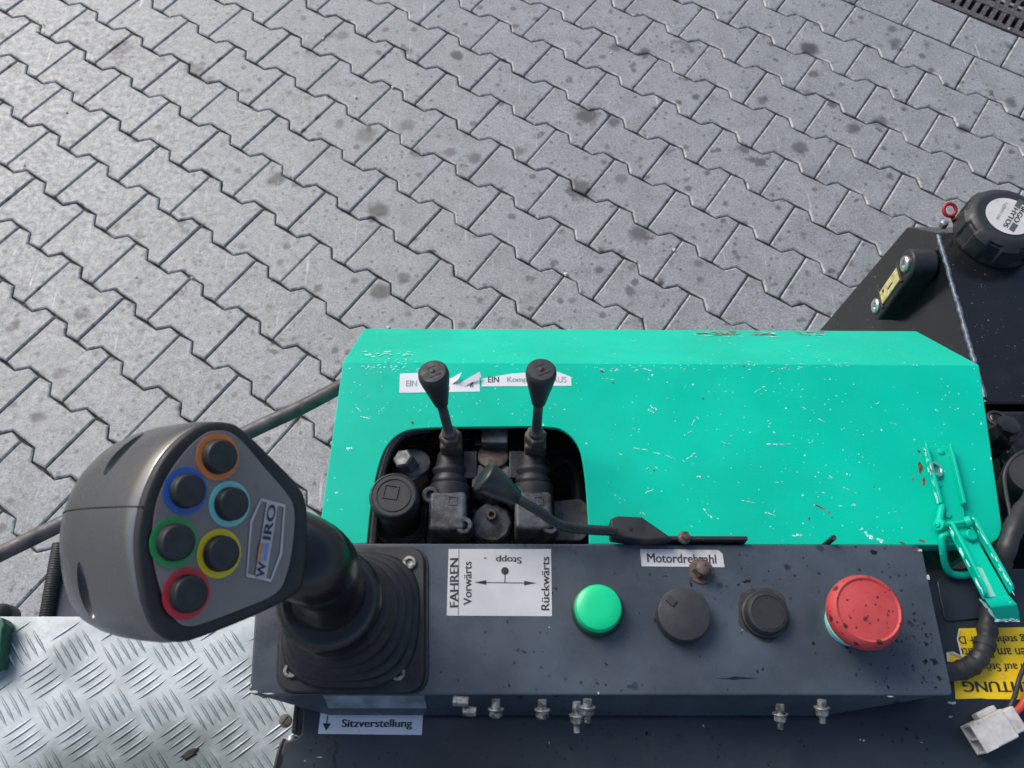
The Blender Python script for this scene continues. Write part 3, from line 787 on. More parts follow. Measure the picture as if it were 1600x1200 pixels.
# covered push button in old sealant
b = ctl(1194, 961)
def wobble(seed):
    r = random.Random(seed); ph = [(r.uniform(.01, .05), r.randint(2, 9), r.uniform(0, 6)) for _ in range(6)]
    return lambda t, h: 1 + sum(a * math.sin(k * t + p) for a, k, p in ph)
part('sealant_smear', MB().lathe(b + V((-.0005, .001, 0)), Z, [(.0152, 0), (.0148, .0003)], 60, wobble(4)), simple('sealant', (.030, .030, .032), .7, var=.4, vs=200, bump=.4), con)
pb_ = part('push_button', MB().lathe(b, Z, [(.0134, .0003), (.0132, .0022), (.0122, .0030), (.0120, .0064), (.0112, .0078), (.0094, .0082), (.0092, .0078), (.004, .0078)], 44), MCAP, con)
# emergency stop
b = ctl(1326, 972)
col_ = part('emergency_stop', MB().lathe(b, Z, [(.0135, 0), (.0135, .004), (.0126, .0046), (.0126, .017)], 40), MTURQ, con)
part('mushroom_cap', MB().lathe(b, Z, [(.0120, .0165), (.0190, .0185), (.0200, .0215), (.0200, .0255), (.0192, .0285), (.0172, .0305), (.0163, .0302), (.0160, .0298), (.010, .0306), (.003, .0310)], 56), MRED, col_)
mb = MB()
for h in (.007, .010, .013): mb.torus(b + Z * h, Z, .0126, .0008, 36, 6)
part('collar_rib', mb, MTURQ, col_)
# rusty bolt
def hexnut(mb, c, ax, r, h, a0=0):
    return mb.lathe(c, ax, [(r, 0), (r, h * .8), (r * .86, h)], 6)
b = ctl(1095, 893)
bo = part('rusty_bolt', hexnut(MB(), b + Z * .0012, Z, .0052, .0050), MBROWN, con)
part('washer', MB().lathe(b, Z, [(.0074, 0), (.0074, .0010), (.0055, .0013)], 28, wobble(9) if False else None), MBROWN, bo)
part('shank', MB().lathe(b, Z, [(.0040, .005), (.0040, .0078), (.0030, .0084)], 18), MBROWN, bo)
# dirt specks baked on the console
mb = MB(); rd = random.Random(21)
for i in range(190):
    if rd.random() < .5: px, py = rd.gauss(1440, 45), rd.gauss(1020, 42)
    else: px, py = rd.uniform(670, 1480), rd.uniform(865, 1078)
    if not (865 < py < 1078 and 670 < px < 1430 + (py - 860) * .2) or math.hypot(px - 1360, py - 950) < 62: continue
    c = at(px, py, ZC + .00012); s = rd.choice((.0003, .0004, .0005, .0009)); a = rd.uniform(0, 3)
    if px > 1400 and rd.random() < .3: s *= 1.8
    ax = V((math.cos(a), math.sin(a), 0)); mb.flat(blob(c, ax, V((-ax.y, ax.x, 0)), s * rd.uniform(2, 3.4), s * 1.8, rd, 8))
for px, py, l, ww in ((1168, 908, 16, 6), (1080, 913, 5, 13), (1365, 862, 16, 9), (1148, 1060, 60, 5), (1040, 900, 9, 2)):
    c = at(px, py, ZC + .00013); s = .00037; mb.flat(blob(c, X, Y, l * s, ww * s, rd, 12))
part('dirt_specks', mb, MOIL, con, smooth=0, kind='stuff')
mb = MB()
for px, py, l, ww in ((1437, 860, 8, 5), (1450, 902, 5, 10), (935, 1083, 3, 5), (398, 1081, 14, 4), (420, 1084, 20, 2), (392, 1072, 3, 8), (1160, 984, 3, 2), (1390, 1088, 12, 2), (858, 980, 2, 2)):
    c = at(px, py, ZC + .0002); s = .00037; mb.flat(blob(c, X, Y, l * s, ww * s, rd, 9))
part('bare_spots', mb, simple('bare_metal', (.55, .52, .47), .5, .3, var=.3, vs=300), con, smooth=0, kind='stuff')
# fastening studs through the flange
sd = V((0, -.93, -.36)).normalized()
def stud(px, py, sleeve, thread, r=.0028, dome=False):
    p = aty(px, py, CF - .006)
    p0 = V((p.x, CF - .002, p.z)) 
    p0 = p0 + V((0, -.004, -.004)); mb = MB(); mb.cyl(p0 + sd * -.001, p0 + sd * sleeve, r * .82, n=16)
    st = part('stud', mb, MDULL, con)
    q = p0 + sd * sleeve
    mb = MB(); mb.lathe(q, sd, [(r * 1.5, 0), (r * 1.5, .0008), (r * 1.15, .001)], 22); mb.lathe(q + sd * .0009, sd, [(r * 1.25, 0), (r * 1.25, .0030), (r * .9, .0040), (r * .4, .0042)], 6)
    part('nut', mb, MDULL, st, .0003)
    if thread:
        mb = MB(); n_ = int(thread / .0007)
        mb.lathe(q + sd * .004, sd, [(r * (.62 if i % 2 else .54), i * .0007) for i in range(n_)], 14); part('thread', mb, MDULL, st)
for a in ((775, 1094, .0035, 0), (848, 1095, .0035, 0), (902, 1098, .0055, .006), (919, 1094, .0025, .005), (1222, 1102, .0035, .005), (1288, 1095, .0025, .005)): stud(*a)
p = aty(720, 1095, CF - .006)
st = part('stud', MB().cyl(V((p.x - .004, CF - .006, p.z)), V((p.x + .004, CF - .0065, p.z)), .0026, n=6), MDULL, con, .0003)
mb = MB(); mb.cyl(V((p.x + .001, CF - .0105, p.z - .003)), V((p.x + .008, CF - .0110, p.z - .003)), .0025, n=6); part('nut', mb, MDULL, st, .0003)

# ------------------------------------------------------------------ lower panel
pan = thing('cover_panel', 'dark navy lower cover panel with seat label and torn yellow warning sticker', 'cover panel', (.1, 0, 1.0))
px_poly = [(474, 1088), (470, 1146), (462, 1153), (444, 1158), (430, 1205)]
pts = [(p.x, p.y) for p in (at(x, y, ZP) for x, y in px_poly)]
yb_ = at(1500, 888, ZP).y
pts = [(pts[0][0] - .002, yb_)] + pts + [(pts[-1][0] - .012, -.16), (.48, -.16), (.48, yb_)]
mb = MB(); mb.prism(pts, ZP - .004, ZP)
part('top_sheet', mb, MPANEL, pan, .0012)
mb = MB(); mb.box((.19, -.158, 1.16), (.56, .003, .40)); mb.box((-.088, -.02, 1.16), (.003, .26, .40)); part('side_sheet', mb, MPANEL, pan)
# a shallow pressed step right of the console and a scored line
mb = MB(); q = [at(x, y, ZP) for x, y in ((1462, 905), (1545, 898), (1552, 965), (1475, 972))]; mb.prism(round_poly([(p.x, p.y) for p in q], .004, 4), ZP, ZP + .0012); part('patch_plate', mb, MPANEL, pan, .0006)
lb = decal('seat_label', [(501, 1114), (661, 1116.5), (659, 1148.5), (497, 1146.5)], ZP, MLABB, pan)
ptext('Sitzverstellung', 589, 1132, ZP + .0003, 110, 16, 0, MINK, lb, .025)
mark([[(511, 1118), (512.6, 1118), (511.4, 1131), (509.8, 1131)], [(504, 1130), (517.5, 1130.5), (509.5, 1142)]], ZP + .0004, MINK, lb)
YS = [(1498, 982), (1610, 980), (1610, 1093), (1540, 1092), (1533, 1091), (1493, 1092.5), (1491, 1070), (1488, 1050), (1480, 1030), (1479, 1019), (1487, 1021), (1497, 1026), (1504, 1028), (1500, 1012), (1495, 998)]
ys = decal('warning_sticker', YS, ZP, MYEL, pan)
zt2 = ZP + .0003
MYINK = simple('sticker_ink', (.03, .027, .018), .5, var=.4, vs=260, dust=(.30, .22, .05), dusts=300, dustt=(.66, .74))
ptext('ACHTUNG', 1570, 1073, zt2, 132, 16, 180, MYINK, ys, .035)
ptext('Nicht einschalten auf Störung', 1613, 1041, zt2, 212, 16, 180, MYINK, ys, .02)
ptext('Melden am Behälter', 1565, 1020, zt2, 150, 15, 180, MYINK, ys, .02)
ptext('Leitung steht unter D', 1570, 998, zt2, 145, 15, 180, MYINK, ys, .02)
mb = MB()
for q, dz in (([(1479, 1019), (1488, 1018.5), (1504, 1027), (1503, 1029.5), (1486, 1022)], .0012), ([(1495, 998), (1498, 983), (1500, 983), (1497, 998), (1505, 1026), (1502, 1027)], .001), ([(1495, 1062), (1508, 1057), (1510, 1060), (1498, 1066)], .0006), ([(1479, 1020), (1482, 1020), (1485, 1045), (1481, 1046)], .0008)):
    p = [at(x, y, ZP + .0006) for x, y in q]; p[1].z += dz; p[2].z += dz; mb.flat(list(reversed(p)))
part('torn_edge', mb, MPAPER, ys, smooth=0)
# drips and specks on the panel
mb = MB()
for i in range(120):
    px, py = rd.uniform(480, 1480), rd.uniform(1122, 1198)
    c = at(px, py, ZP + .00015); s = rd.choice((.0003, .0004, .0006, .0009)); mb.flat(blob(c, X, Y, s * rd.uniform(1.5, 3), s * rd.uniform(1.5, 3), rd, 8))
crk = [(522, 1156), (527, 1164), (526, 1172), (521, 1182), (523, 1196), (526, 1206)]
for a, b in zip(crk, crk[1:]):
    p, q = at(*a, ZP + .0002), at(*b, ZP + .0002); s = V((.0007, 0, 0)); mb.flat([q - s, q + s, p + s, p - s])
part('dirt_specks', mb, MOIL, pan, smooth=0, kind='stuff')
mb = MB()
for px, py, l, ww in ((500, 1183, 15, 1.5), (476, 1189, 4, 2), (1487, 1098, 16, 4), (1099, 1134, 4, 4), (1350, 1157, 4, 3), (1485, 1120, 9, 3), (1344, 1156, 2, 3), (1440, 1160, 4, 1.5), (858, 1161, 1.5, 4)):
    c = at(px, py, ZP + .0002); s = .0004; mb.flat(blob(c, X, Y, l * s, ww * s, rd, 9))
part('bare_spots', mb, simple('pale_fleck', (.42, .41, .38), .6), pan, smooth=0, kind='stuff')
# side edge strip and hinge at the left
mb = MB(); a, b = at(470, 1088, ZP), at(467, 1146, ZP); mb.box(((a.x + b.x) / 2 - .0022, (a.y + b.y) / 2, ZP - .010), (.0030, abs(a.y - b.y), .022)); part('edge_strip', mb, MBLACK, pan, .0008)
hg = part('hinge', MB().cyl(at(457, 1150, ZP - .004), at(446, 1215, ZP - .004), .0030, n=16), MSTEEL, pan)
mb = MB(); mb.lathe(at(441, 1192, ZP - .012), (-1, .1, .15), [(.004, -.002), (.0125, -.001), (.0130, .002), (.010, .0034), (.003, .004)], 32); part('rubber_bumper', mb, MBLACK, hg)

# ------------------------------------------------------------------ tread plate
zt_ = 1.22
tp = thing('tread_plate', 'silver five-bar aluminium tread plate beside the console', 'tread plate', (-.25, .05, zt_))
mb = MB(); mb.prism([(-.62, -.14), (-.06, -.14), (-.06, .1542), (-.62, .1542)], zt_ - .003, zt_); part('sheet', mb, MALU, tp, .0006)
bv = MB(); L2, W2, H2 = .0122, .00125, .00080
ring = []
for t in np.linspace(-1, 1, 7):
    ww = W2 * max(.04, (1 - abs(t) ** 2.0)); hh = H2 * max(.05, 1 - t ** 4); ring.append([V((t * L2, -ww, 0)), V((t * L2, -ww * .3, hh)), V((t * L2, ww * .3, hh)), V((t * L2, ww, 0))])
bv.rings(ring)
tb_me = bpy.data.meshes.new('tread_bar'); tb_me.from_pydata([tuple(p) for p in bv.v], [], bv.f); tb_me.update(); tb_me.materials.append(MALU)
tb_me.polygons.foreach_set('use_smooth', [True] * len(tb_me.polygons)); tb_me.set_sharp_from_angle(angle=math.radians(50))
g0 = at(224, 1060, zt_); ga = at(303, 1060, zt_); PX = (ga - g0).length; PY = .0425
stuffb = MB(); nb = 0
for i in range(-16, 9):
    for j in range(-12, 9):
        for typ in (0, 1):
            cx = g0.x + (i + .5 * typ) * PX + j * .0012; cy = g0.y + (j + .5 * typ) * PY
            for k in range(5):
                off = (k - 2) * .0056
                a = math.radians(38 if typ == 0 else -50)
                pn = V((-math.sin(a), math.cos(a), 0))
                c = V((cx, cy, zt_)) + pn * off + V((math.cos(a), math.sin(a), 0)) * (off * .12 * (1 if typ else -1))
                if not (-.612 < c.x < -.075 and -.132 < c.y < .146): continue
                px, py, _ = proj(c)
                if -25 < px < 480 and py < 1220 and nb < 298:
                    o = bpy.data.objects.new('tread_bar', tb_me); COL.objects.link(o); o.parent = tp; o.location = c - V(tp.location); o.rotation_euler = (0, 0, a); nb += 1
                else:
                    stuffb.add([Matrix.Rotation(a, 3, 'Z') @ p + c for p in bv.v], bv.f)
print('bars', nb)
if stuffb.v: part('tread_bar', stuffb, MALU, tp, smooth=50, kind='stuff')
sc = at(446, 1126, zt_)
so_ = part('screw', MB().lathe(sc, Z, [(.0046, 0), (.0046, .0006), (.0036, .0012)], 24), MBROWN, tp)
part('slot', MB().box(sc + Z * .00125, (.0066, .0010, .0002), (V((.6, .8, 0)), V((-.8, .6, 0)), Z)), MDARK, so_)
mb = MB(); c = at(297, 1178, zt_ + .0003); mb.rings([blob(c, V((.8, .45, 0)), V((-.45, .8, 0)), .0165, .006, random.Random(5), 12), blob(c + Z * .0014, V((.8, .45, 0)), V((-.45, .8, 0)), .013, .004, random.Random(5), 12)])
o = part('dirt_flake', mb, simple('dark_flake', (.03, .024, .022), .8), smooth=40); tag(o, 'small dark brown flake of dirt lying on the tread plate', 'dirt flake')

# ------------------------------------------------------------------ joystick
jb = at(551, 968, ZC)
joy = thing('joystick', 'black joystick with six coloured ring buttons on its head', 'joystick', jb)
ZB = ZC + .0004
pl = [at(x, y, ZC) for x, y in ((436, 1081), (664, 1083), (664, 856), (442, 858))]
pts = [(p.x, p.y) for p in pl]; pts[0] = (pts[0][0], CF + .0008); pts[1] = (pts[1][0], CF + .0008)
bpn = part('base_plate', MB().prism(round_poly(pts, .011, 6), ZB, ZB + .0032), MBOOT, joy, .0010, seg=3)
part('sealant_rim', MB().prism([(jb.x + (x - jb.x) * 1.0, y) for x, y in round_poly([(pts[0][0] - .0016, CF + .0003), (pts[1][0] + .0022, CF + .0003), (pts[2][0] + .002, pts[2][1]), (pts[3][0] - .001, pts[3][1])], .012, 8)], ZC + .0001, ZC + .0012), simple('sealant_black', (.010, .010, .011), .5, bump=.5, bs=300), joy, .0004)
for px, py in ((640, 880), (622, 1052), (455, 1048), (462, 878)):
    c = at(px, py, ZB + .0032)
    b_ = part('bolt', MB().lathe(c, Z, [(.0040, 0), (.0040, .0014), (.0035, .0019), (.0023, .0019), (.0021, .0004), (.0004, .0002)], 20), MDULL, joy)
# bellows: rounded square at the foot turning into a circle at the neck
rings = []
def sq_ring(c, r, sqf, n=64):
    out = []
    for i in range(n):
        t = 2 * math.pi * i / n; e_ = 2 + sqf * 1.0
        rr = r / ((abs(math.cos(t)) ** e_ + abs(math.sin(t)) ** e_) ** (1 / e_)); out.append(c + V((math.cos(t), math.sin(t), 0)) * rr)
    return out
topc = at(527, 950, ZB + .040)
levels = [(0.0, .0385), (.03, .0385), (.10, .0372), (.13, .0345), (.16, .0352), (.26, .0358), (.33, .0350), (.37, .0318), (.41, .0324), (.50, .0330), (.57, .0322), (.61, .0292), (.65, .0296), (.74, .0302), (.80, .0295), (.85, .0272), (.92, .0268), (1.0, .0255), (1.02, .020)]
for t, r in levels:
    c = (jb + Z * (ZB + .003 - ZC)).lerp(topc, t); rings.append(sq_ring(c, r * .985, max(0, 1 - t * 1.15)))
part('rubber_boot', MB().rings(rings), MBOOT, joy, smooth=60)
# collar and neck
cc = at(515, 938, ZC + .046)
axis0 = (at(470, 880, ZC + .115) - cc).normalized(); axis0 = (axis0 + Z * .9).normalized()
part('collar', MB().lathe(cc, axis0, [(.0235, -.006), (.0262, -.004), (.0275, 0), (.0270, .0035), (.0245, .007), (.0215, .009), (.010, .010)], 56), MNECK, joy, smooth=60)
# head
FC = C0 + ray(325, 840) * .352
d0 = (C0 - FC).normalized()
u0 = (RIGHT - d0 * RIGHT.dot(d0)).normalized()
ta = math.radians(30)
FN = (d0 * math.cos(ta) + u0 * math.sin(ta)).normalized()
FU = (RIGHT - FN * RIGHT.dot(FN)).normalized(); FV = FN.cross(FU)
def fp(px, py, h=0): return atpl(px, py, FC + FN * h, FN)
def cz(x, y): return (200 + x * .2917, 660 + y * .2917)
rim = [(330, 45), (430, 0), (545, 0), (625, 45), (760, 175), (900, 320), (955, 420), (965, 560), (955, 780), (930, 890), (850, 955), (640, 1055), (400, 1150), (280, 1180), (190, 1150), (125, 1070), (75, 900), (50, 660), (75, 450), (140, 270), (220, 145)]
R0 = spline_closed([fp(*cz(*p)) for p in rim], 4)
nR = len(R0); cen = sum(R0, V()) / nR
def ring_at(back, sc, shift=V((0, 0, 0)), sv=None):
    out = []
    for p in R0:
        q = p - cen; a, b_ = q.dot(FU), q.dot(FV)
        s_v = sv if sv is not None else sc
        out.append(cen + FU * (a * sc) + FV * (b_ * s_v) - FN * back + shift)
    return out
# body behind the rim
body_r = [ring_at(.0035, .985), ring_at(.0045, 1.0), ring_at(.012, 1.022), ring_at(.026, 1.03), ring_at(.042, 1.03), ring_at(.057, 1.01), ring_at(.068, .965, -FU * .001), ring_at(.076, .89, -FU * .002), ring_at(.082, .78, -FU * .003), ring_at(.086, .62, -FU * .003), ring_at(.0882, .40, -FU * .003), ring_at(.0892, .15, -FU * .003)]
hd = part('grip_head', MB().rings(body_r), MGRIP, joy, smooth=80)
# oval recesses in the grip, cut out for real
def cutter(px, py, back, L, W, D, tilt):
    # find the point of the body surface seen there: march the ray against the evaluated mesh
    r_ = ray(px, py).normalized()
    ok, loc, nrm, idx = hd.ray_cast(C0 - root_loc(hd), r_)
    if not ok: return None
    loc = loc + root_loc(hd); a = nrm
    t_ = FV * math.cos(tilt) + FU * math.sin(tilt); t_ = (t_ - a * t_.dot(a)).normalized(); s_ = a.cross(t_)
    mb = MB(); N1, N2 = 14, 24; R = []
    for i in range(1, N1):
        ph = math.pi * i / N1 - math.pi / 2
        R.append([loc + t_ * (L * math.cos(ph) * math.cos(q)) + s_ * (W * math.cos(ph) * math.sin(q)) + a * (D * math.sin(ph)) for q in [2 * math.pi * k / N2 for k in range(N2)]])
    mb.rings(R); return mb
bpy.context.view_layer.update()
cuts = [m for m in (cutter(131, 925, 0, .0128, .0052, .008, -.1), cutter(190, 705, 0, .0125, .0052, .008, -.35)) if m]
for m_ in cuts:
    co = part('recess_cut', m_, MGRIP, smooth=80)
    co.location = (0, 0, 0)
    mod = hd.modifiers.new('cut', 'BOOLEAN'); mod.object = co; mod.operation = 'DIFFERENCE'; mod.solver = 'EXACT'
    bpy.context.view_layer.update()
    dg = bpy.context.evaluated_depsgraph_get()
    nm = bpy.data.meshes.new_from_object(hd.evaluated_get(dg))
    hd.modifiers.clear(); hd.data = nm; nm.name = 'grip_head'
    bpy.data.objects.remove(co)
hd.data.set_sharp_from_angle(angle=math.radians(60))
# dark rim and face plate
rim_r = [ring_at(.0040, .975), ring_at(.0040, .992), ring_at(.0022, 1.0), ring_at(.0006, .995), ring_at(-.0004, .975), ring_at(-.0006, .93), ring_at(-.0002, .86), ring_at(.001, .80)]
part('head_rim', MB().rings(rim_r), MRIM, joy, smooth=60)
face = [(470, 45), (545, 52), (620, 110), (740, 250), (858, 390), (893, 480), (885, 640), (855, 800), (795, 915), (610, 1000), (410, 1075), (320, 1092), (262, 1062), (205, 965), (155, 810), (132, 650), (150, 450), (215, 285), (320, 140), (410, 62)]
Fr = spline_closed([fp(*cz(*p), .0009) for p in face], 4)
fpl = part('face_plate', MB().rings([[p - FN * .0012 for p in Fr], [p - FN * .0002 for p in Fr], [cen + (p - cen) * .992 for p in Fr]]), MFACE, joy, smooth=30)
# seam of the two grip halves
def seam(idx):
    return [r[idx % nR] for r in body_r[1:9]]
def nearest_idx(px, py):
    return min(range(nR), key=lambda i: (proj(R0[i])[0] - px) ** 2 + (proj(R0[i])[1] - py) ** 2)
mb = MB()
for q in ((217, 792), (478, 835)):
    i = nearest_idx(*q); s_ = [p + (p - cen).normalized() * .00005 for p in seam(i)]; mb.tube([R0[i] + FN * .0003] + s_, .00035, 6)
part('seam', mb, MDARK, joy)
# buttons
def button(ring_c, ring_r, colr, cap_c, nm):
    c = fp(*cz(*ring_c), .0011); e = fp(*cz(ring_c[0], ring_c[1] + ring_r), .0011); r = (e - c).length
    cr_ = r * .715
    bt = part('push_button', MB().lathe(c + FN * 0, FN, [(cr_ * 1.04, 0), (cr_ * 1.04, .0008), (cr_, .0012), (cr_ * 1.0, .0034), (cr_ * .97, .0041), (cr_ * .90, .0045), (cr_ * .80, .0046), (cr_ * .3, .0047)], 36), MCAP, joy, smooth=50, label=nm)
    mb = MB(); mb.lathe(c - FN * .0001, FN, [(r, 0), (r, .0003), (cr_ * 1.0, .0003), (cr_ * 1.0, .0001)], 48); part('coloured_ring', mb, ringmat('ring_paint', colr), bt)
    return bt
button((480, 184), 127, (.80, .22, .04), None, 'topmost button with an orange ring')
button((308, 367), 128, (.03, .14, .48), None, 'button with a blue ring')
button((543, 437), 124, (.25, .68, .62), None, 'button with a pale turquoise ring')
button((245, 642), 138, (.03, .34, .08), None, 'button with a green ring')
button((488, 702), 133, (.88, .62, .01), None, 'button with a chipped yellow ring')
button((313, 917), 140, (.68, .03, .045), None, 'lowest button with a red ring')
# badge on the face plate: outlined six-cornered field with the word
MBG = mat_print('badge_silver', (.58, .54, .52), (.35, .27, .24), (.58, .74), 200, .4, .6)
def fpoly(pts, h): return [fp(*cz(*p), h) for p in pts]
def frame_band(pts, wid):
    c = (sum(p[0] for p in pts) / len(pts), sum(p[1] for p in pts) / len(pts)); n = len(pts)
    mb = MB(); o = fpoly(pts, .0014); q = []
    for i, p in enumerate(pts):
        d = V((c[0] - p[0], c[1] - p[1])); d = d.normalized() * wid * 1.25; q.append((p[0] + d.x, p[1] + d.y))
    inn = fpoly(q, .0014)
    for i in range(n):
        j = (i + 1) % n; mb.flat([o[i], inn[i], inn[j], o[j]])
    return mb
hexa = [(712, 405), (843, 440), (826, 708), (766, 855), (634, 826), (655, 526)]
bd = part('badge', frame_band(hexa, 13), MBG, fpl, smooth=0)
mb = MB(); mb.flat(list(reversed(fpoly([(745, 415), (805, 430), (740, 842), (680, 830)], .0015)))); part('badge_field', mb, mat_print('badge_field', (.50, .47, .46), (.34, .3, .28), (.55, .7), 160, .4, .6), fpl, smooth=0)
c = fp(*cz(765, 545), .0016); x_ = fp(*cz(790, 420), .0016) - fp(*cz(712, 830), .0016)
MNAVY = simple('badge_ink', (.03, .028, .045), .5)
def fl_text(t, ca, cb, hh, mat):
    a, b_ = fp(*cz(*ca), .0016), fp(*cz(*cb), .0016)
    q = fp(*cz(ca[0] + hh, ca[1]), .0016)
    lettering(t, (a + b_) / 2, b_ - a, FN, (b_ - a).length, (q - a).length, mat, fpl, .03)
fl_text('IRO', (741, 628), (774, 440), 43, MNAVY)
fl_text('W', (706, 830), (721, 748), 43, MNAVY)
def bars_(cols, x0s):
    pass
for k, (x0, x1, m_) in enumerate(((692, 707, (.62, .22, .07)), (709, 724, (.25, .27, .45)), (726, 741, (.16, .20, .42)))):
    mb = MB(); mb.flat(list(reversed(fpoly([(x0 + 14, 645), (x1 + 14, 648), (x1, 742), (x0, 739)], .0017)))); part('letter_bar', mb, simple('bar_ink', m_, .5), fpl, smooth=0)
# neck between head and collar
nk = [(fp(395, 858, -.030), .019), (fp(440, 862, -.027), .0215), (at(485, 878, ZC + .098), .0200), (at(508, 898, ZC + .076), .0180), (at(514, 920, ZC + .060), .0182), (cc, .0205)]
sp = spline([p for p, r in nk], 6); rr = [];
for i in range(len(sp)):
    t = i / 6; k = min(int(t), len(nk) - 2); rr.append(nk[k][1] + (nk[k + 1][1] - nk[k][1]) * (t - k))
part('neck', MB().tube(sp, rr, 40), MNECK, joy, smooth=70)
mb = MB()
for px, py in ((458, 959), (488, 977)):
    pass
# ------------------------------------------------------------------ valve block under the cutout
zv = 1.345
vb = thing('valve_block', 'oily black hydraulic valve block in the hood cutout', 'valve block', at(745, 800, 1.25))
mb = MB(); a, b = at(590, 842, zv), at(918, 842, zv)
mb.box(((a.x + b.x) / 2, .178, zv - .045), (b.x - a.x + .01, .050, .09)); part('block', mb, MOIL, vb, .002)
mb = MB()
for px in (665, 735, 800, 865): mb.box((at(px, 840, zv).x, .1775, zv - .03), (.0012, .052, .075))
part('section_joint', mb, MDARK, vb)
# filler-like black cap with a raised emblem
cpb = at(627, 813, zv)
cp = part('relief_cap', MB().lathe(cpb, Z, [(.0165, 0), (.0165, .003), (.0135, .004), (.0135, .032), (.0150, .034), (.0152, .045), (.0142, .0475), (.0135, .0478), (.013, .0473)], 48), MBLACK, vb)
zt3 = zv + .0478
tc = cpb + Z * .0476
mb = MB()
def sqframe(c, s, w_, h, ang):
    ax = V((math.cos(ang), math.sin(ang), 0)); ay = V((-ax.y, ax.x, 0)); m = MB()
    for sx in (-1, 1):
        m.box(c + ax * (sx * s), (w_, 2 * s + w_, h), (ax, ay, Z)); m.box(c + ay * (sx * s), (2 * s - w_, w_, h * .9), (ax, ay, Z))
    return m
part('emblem', sqframe(tc + V((-.0018, .002, 0)), .0042, .0008, .0008, -.15), MBLACK, cp)
mb = MB(); mb.torus(tc, Z, .0105, .0004, 40, 6); part('rim_line', mb, MBLACK, cp)
part('base_ring', MB().lathe(cpb, Z, [(.0185, -.002), (.0185, .001), (.017, .0022)], 40), MBROWN, cp)
# bolt and washers behind it
q = at(640, 742, zv + .018)
bb_ = part('banjo_bolt', MB().lathe(q, V((-.2, .25, 1)), [(.0125, -.012), (.0125, 0), (.0105, .003), (.0105, .006), (.007, .008)], 24), MBROWN, vb)
part('bolt_head', MB().lathe(at(629, 716, zv + .036), V((-.3, .1, 1)), [(.0068, -.020), (.0068, 0), (.0058, .0012)], 6), MCAST, bb_, .0004)
part('washer', MB().lathe(at(648, 722, zv + .026), V((.1, .15, 1)), [(.0100, -.004), (.0100, 0), (.0088, .0006)], 28), MCAST, bb_)
# central plug, nut and port block
q = at(768, 818, zv + .012)
cpg = part('centre_plug', MB().lathe(q, V((0, -.12, 1)), [(.0150, -.014), (.0150, -.006), (.0132, -.004), (.0132, .002), (.0120, .0034)], 10), MCAST, vb, .0004)
qs = q + V((.0, .004, .003))
part('socket_screw', MB().lathe(qs, V((0, -.12, 1)), [(.0036, 0), (.0036, .0048), (.0030, .0053), (.0018, .0053), (.0018, .002), (.0003, .0018)], 18), MBROWN, cpg)
part('plug_flange', MB().lathe(at(768, 832, zv), Z, [(.0178, -.003), (.0178, .003), (.016, .004)], 36), MOIL, cpg)
q = at(769, 745, zv + .024)
part('hex_nut', MB().lathe(q, V((0, .25, 1)), [(.0150, -.012), (.0150, 0), (.0128, .0016), (.009, .0018)], 6, xhint=(0, 1, 0)), MCAST, vb, .0004)
part('hex_nut_shank', MB().lathe(at(770, 718, zv + .02), V((0, .35, 1)), [(.0105, -.02), (.0105, .004), (.009, .005)], 24), MBROWN, vb)
mb = MB(); mb.box(at(773, 689, zv + .022), (.0175, .012, .020)); part('port_block', mb, MCAST, vb, .0012)
mb = MB(); mb.box(at(752, 692, zv + .016), (.010, .011, .016)); part('port_block', mb, MOIL, vb, .0012)
# round side plate on the right
q = at(886, 806, zv + .006)
mb = MB(); mb.prism([(q.x + x, q.y + y) for x, y in round_poly([(-.016, -.017), (.010, -.017), (.0155, -.008), (.0155, .006), (.010, .0125), (-.016, .010)], .004, 5)], zv - .02, zv + .006); part('end_plate', mb, MCAST, vb, .001)
# back wall of the bay and loose bits
mb = MB(); mb.box((.10, .2845, 1.21), (.405, .004, .31)); part('bay_wall', mb, MDARK, vb)
mb = MB(); mb.tube(spline([at(640, 690, zv - .03), at(690, 682, zv - .028), at(760, 676, zv - .03)], 6), .004, 10); part('pipe', mb, MOIL, vb)

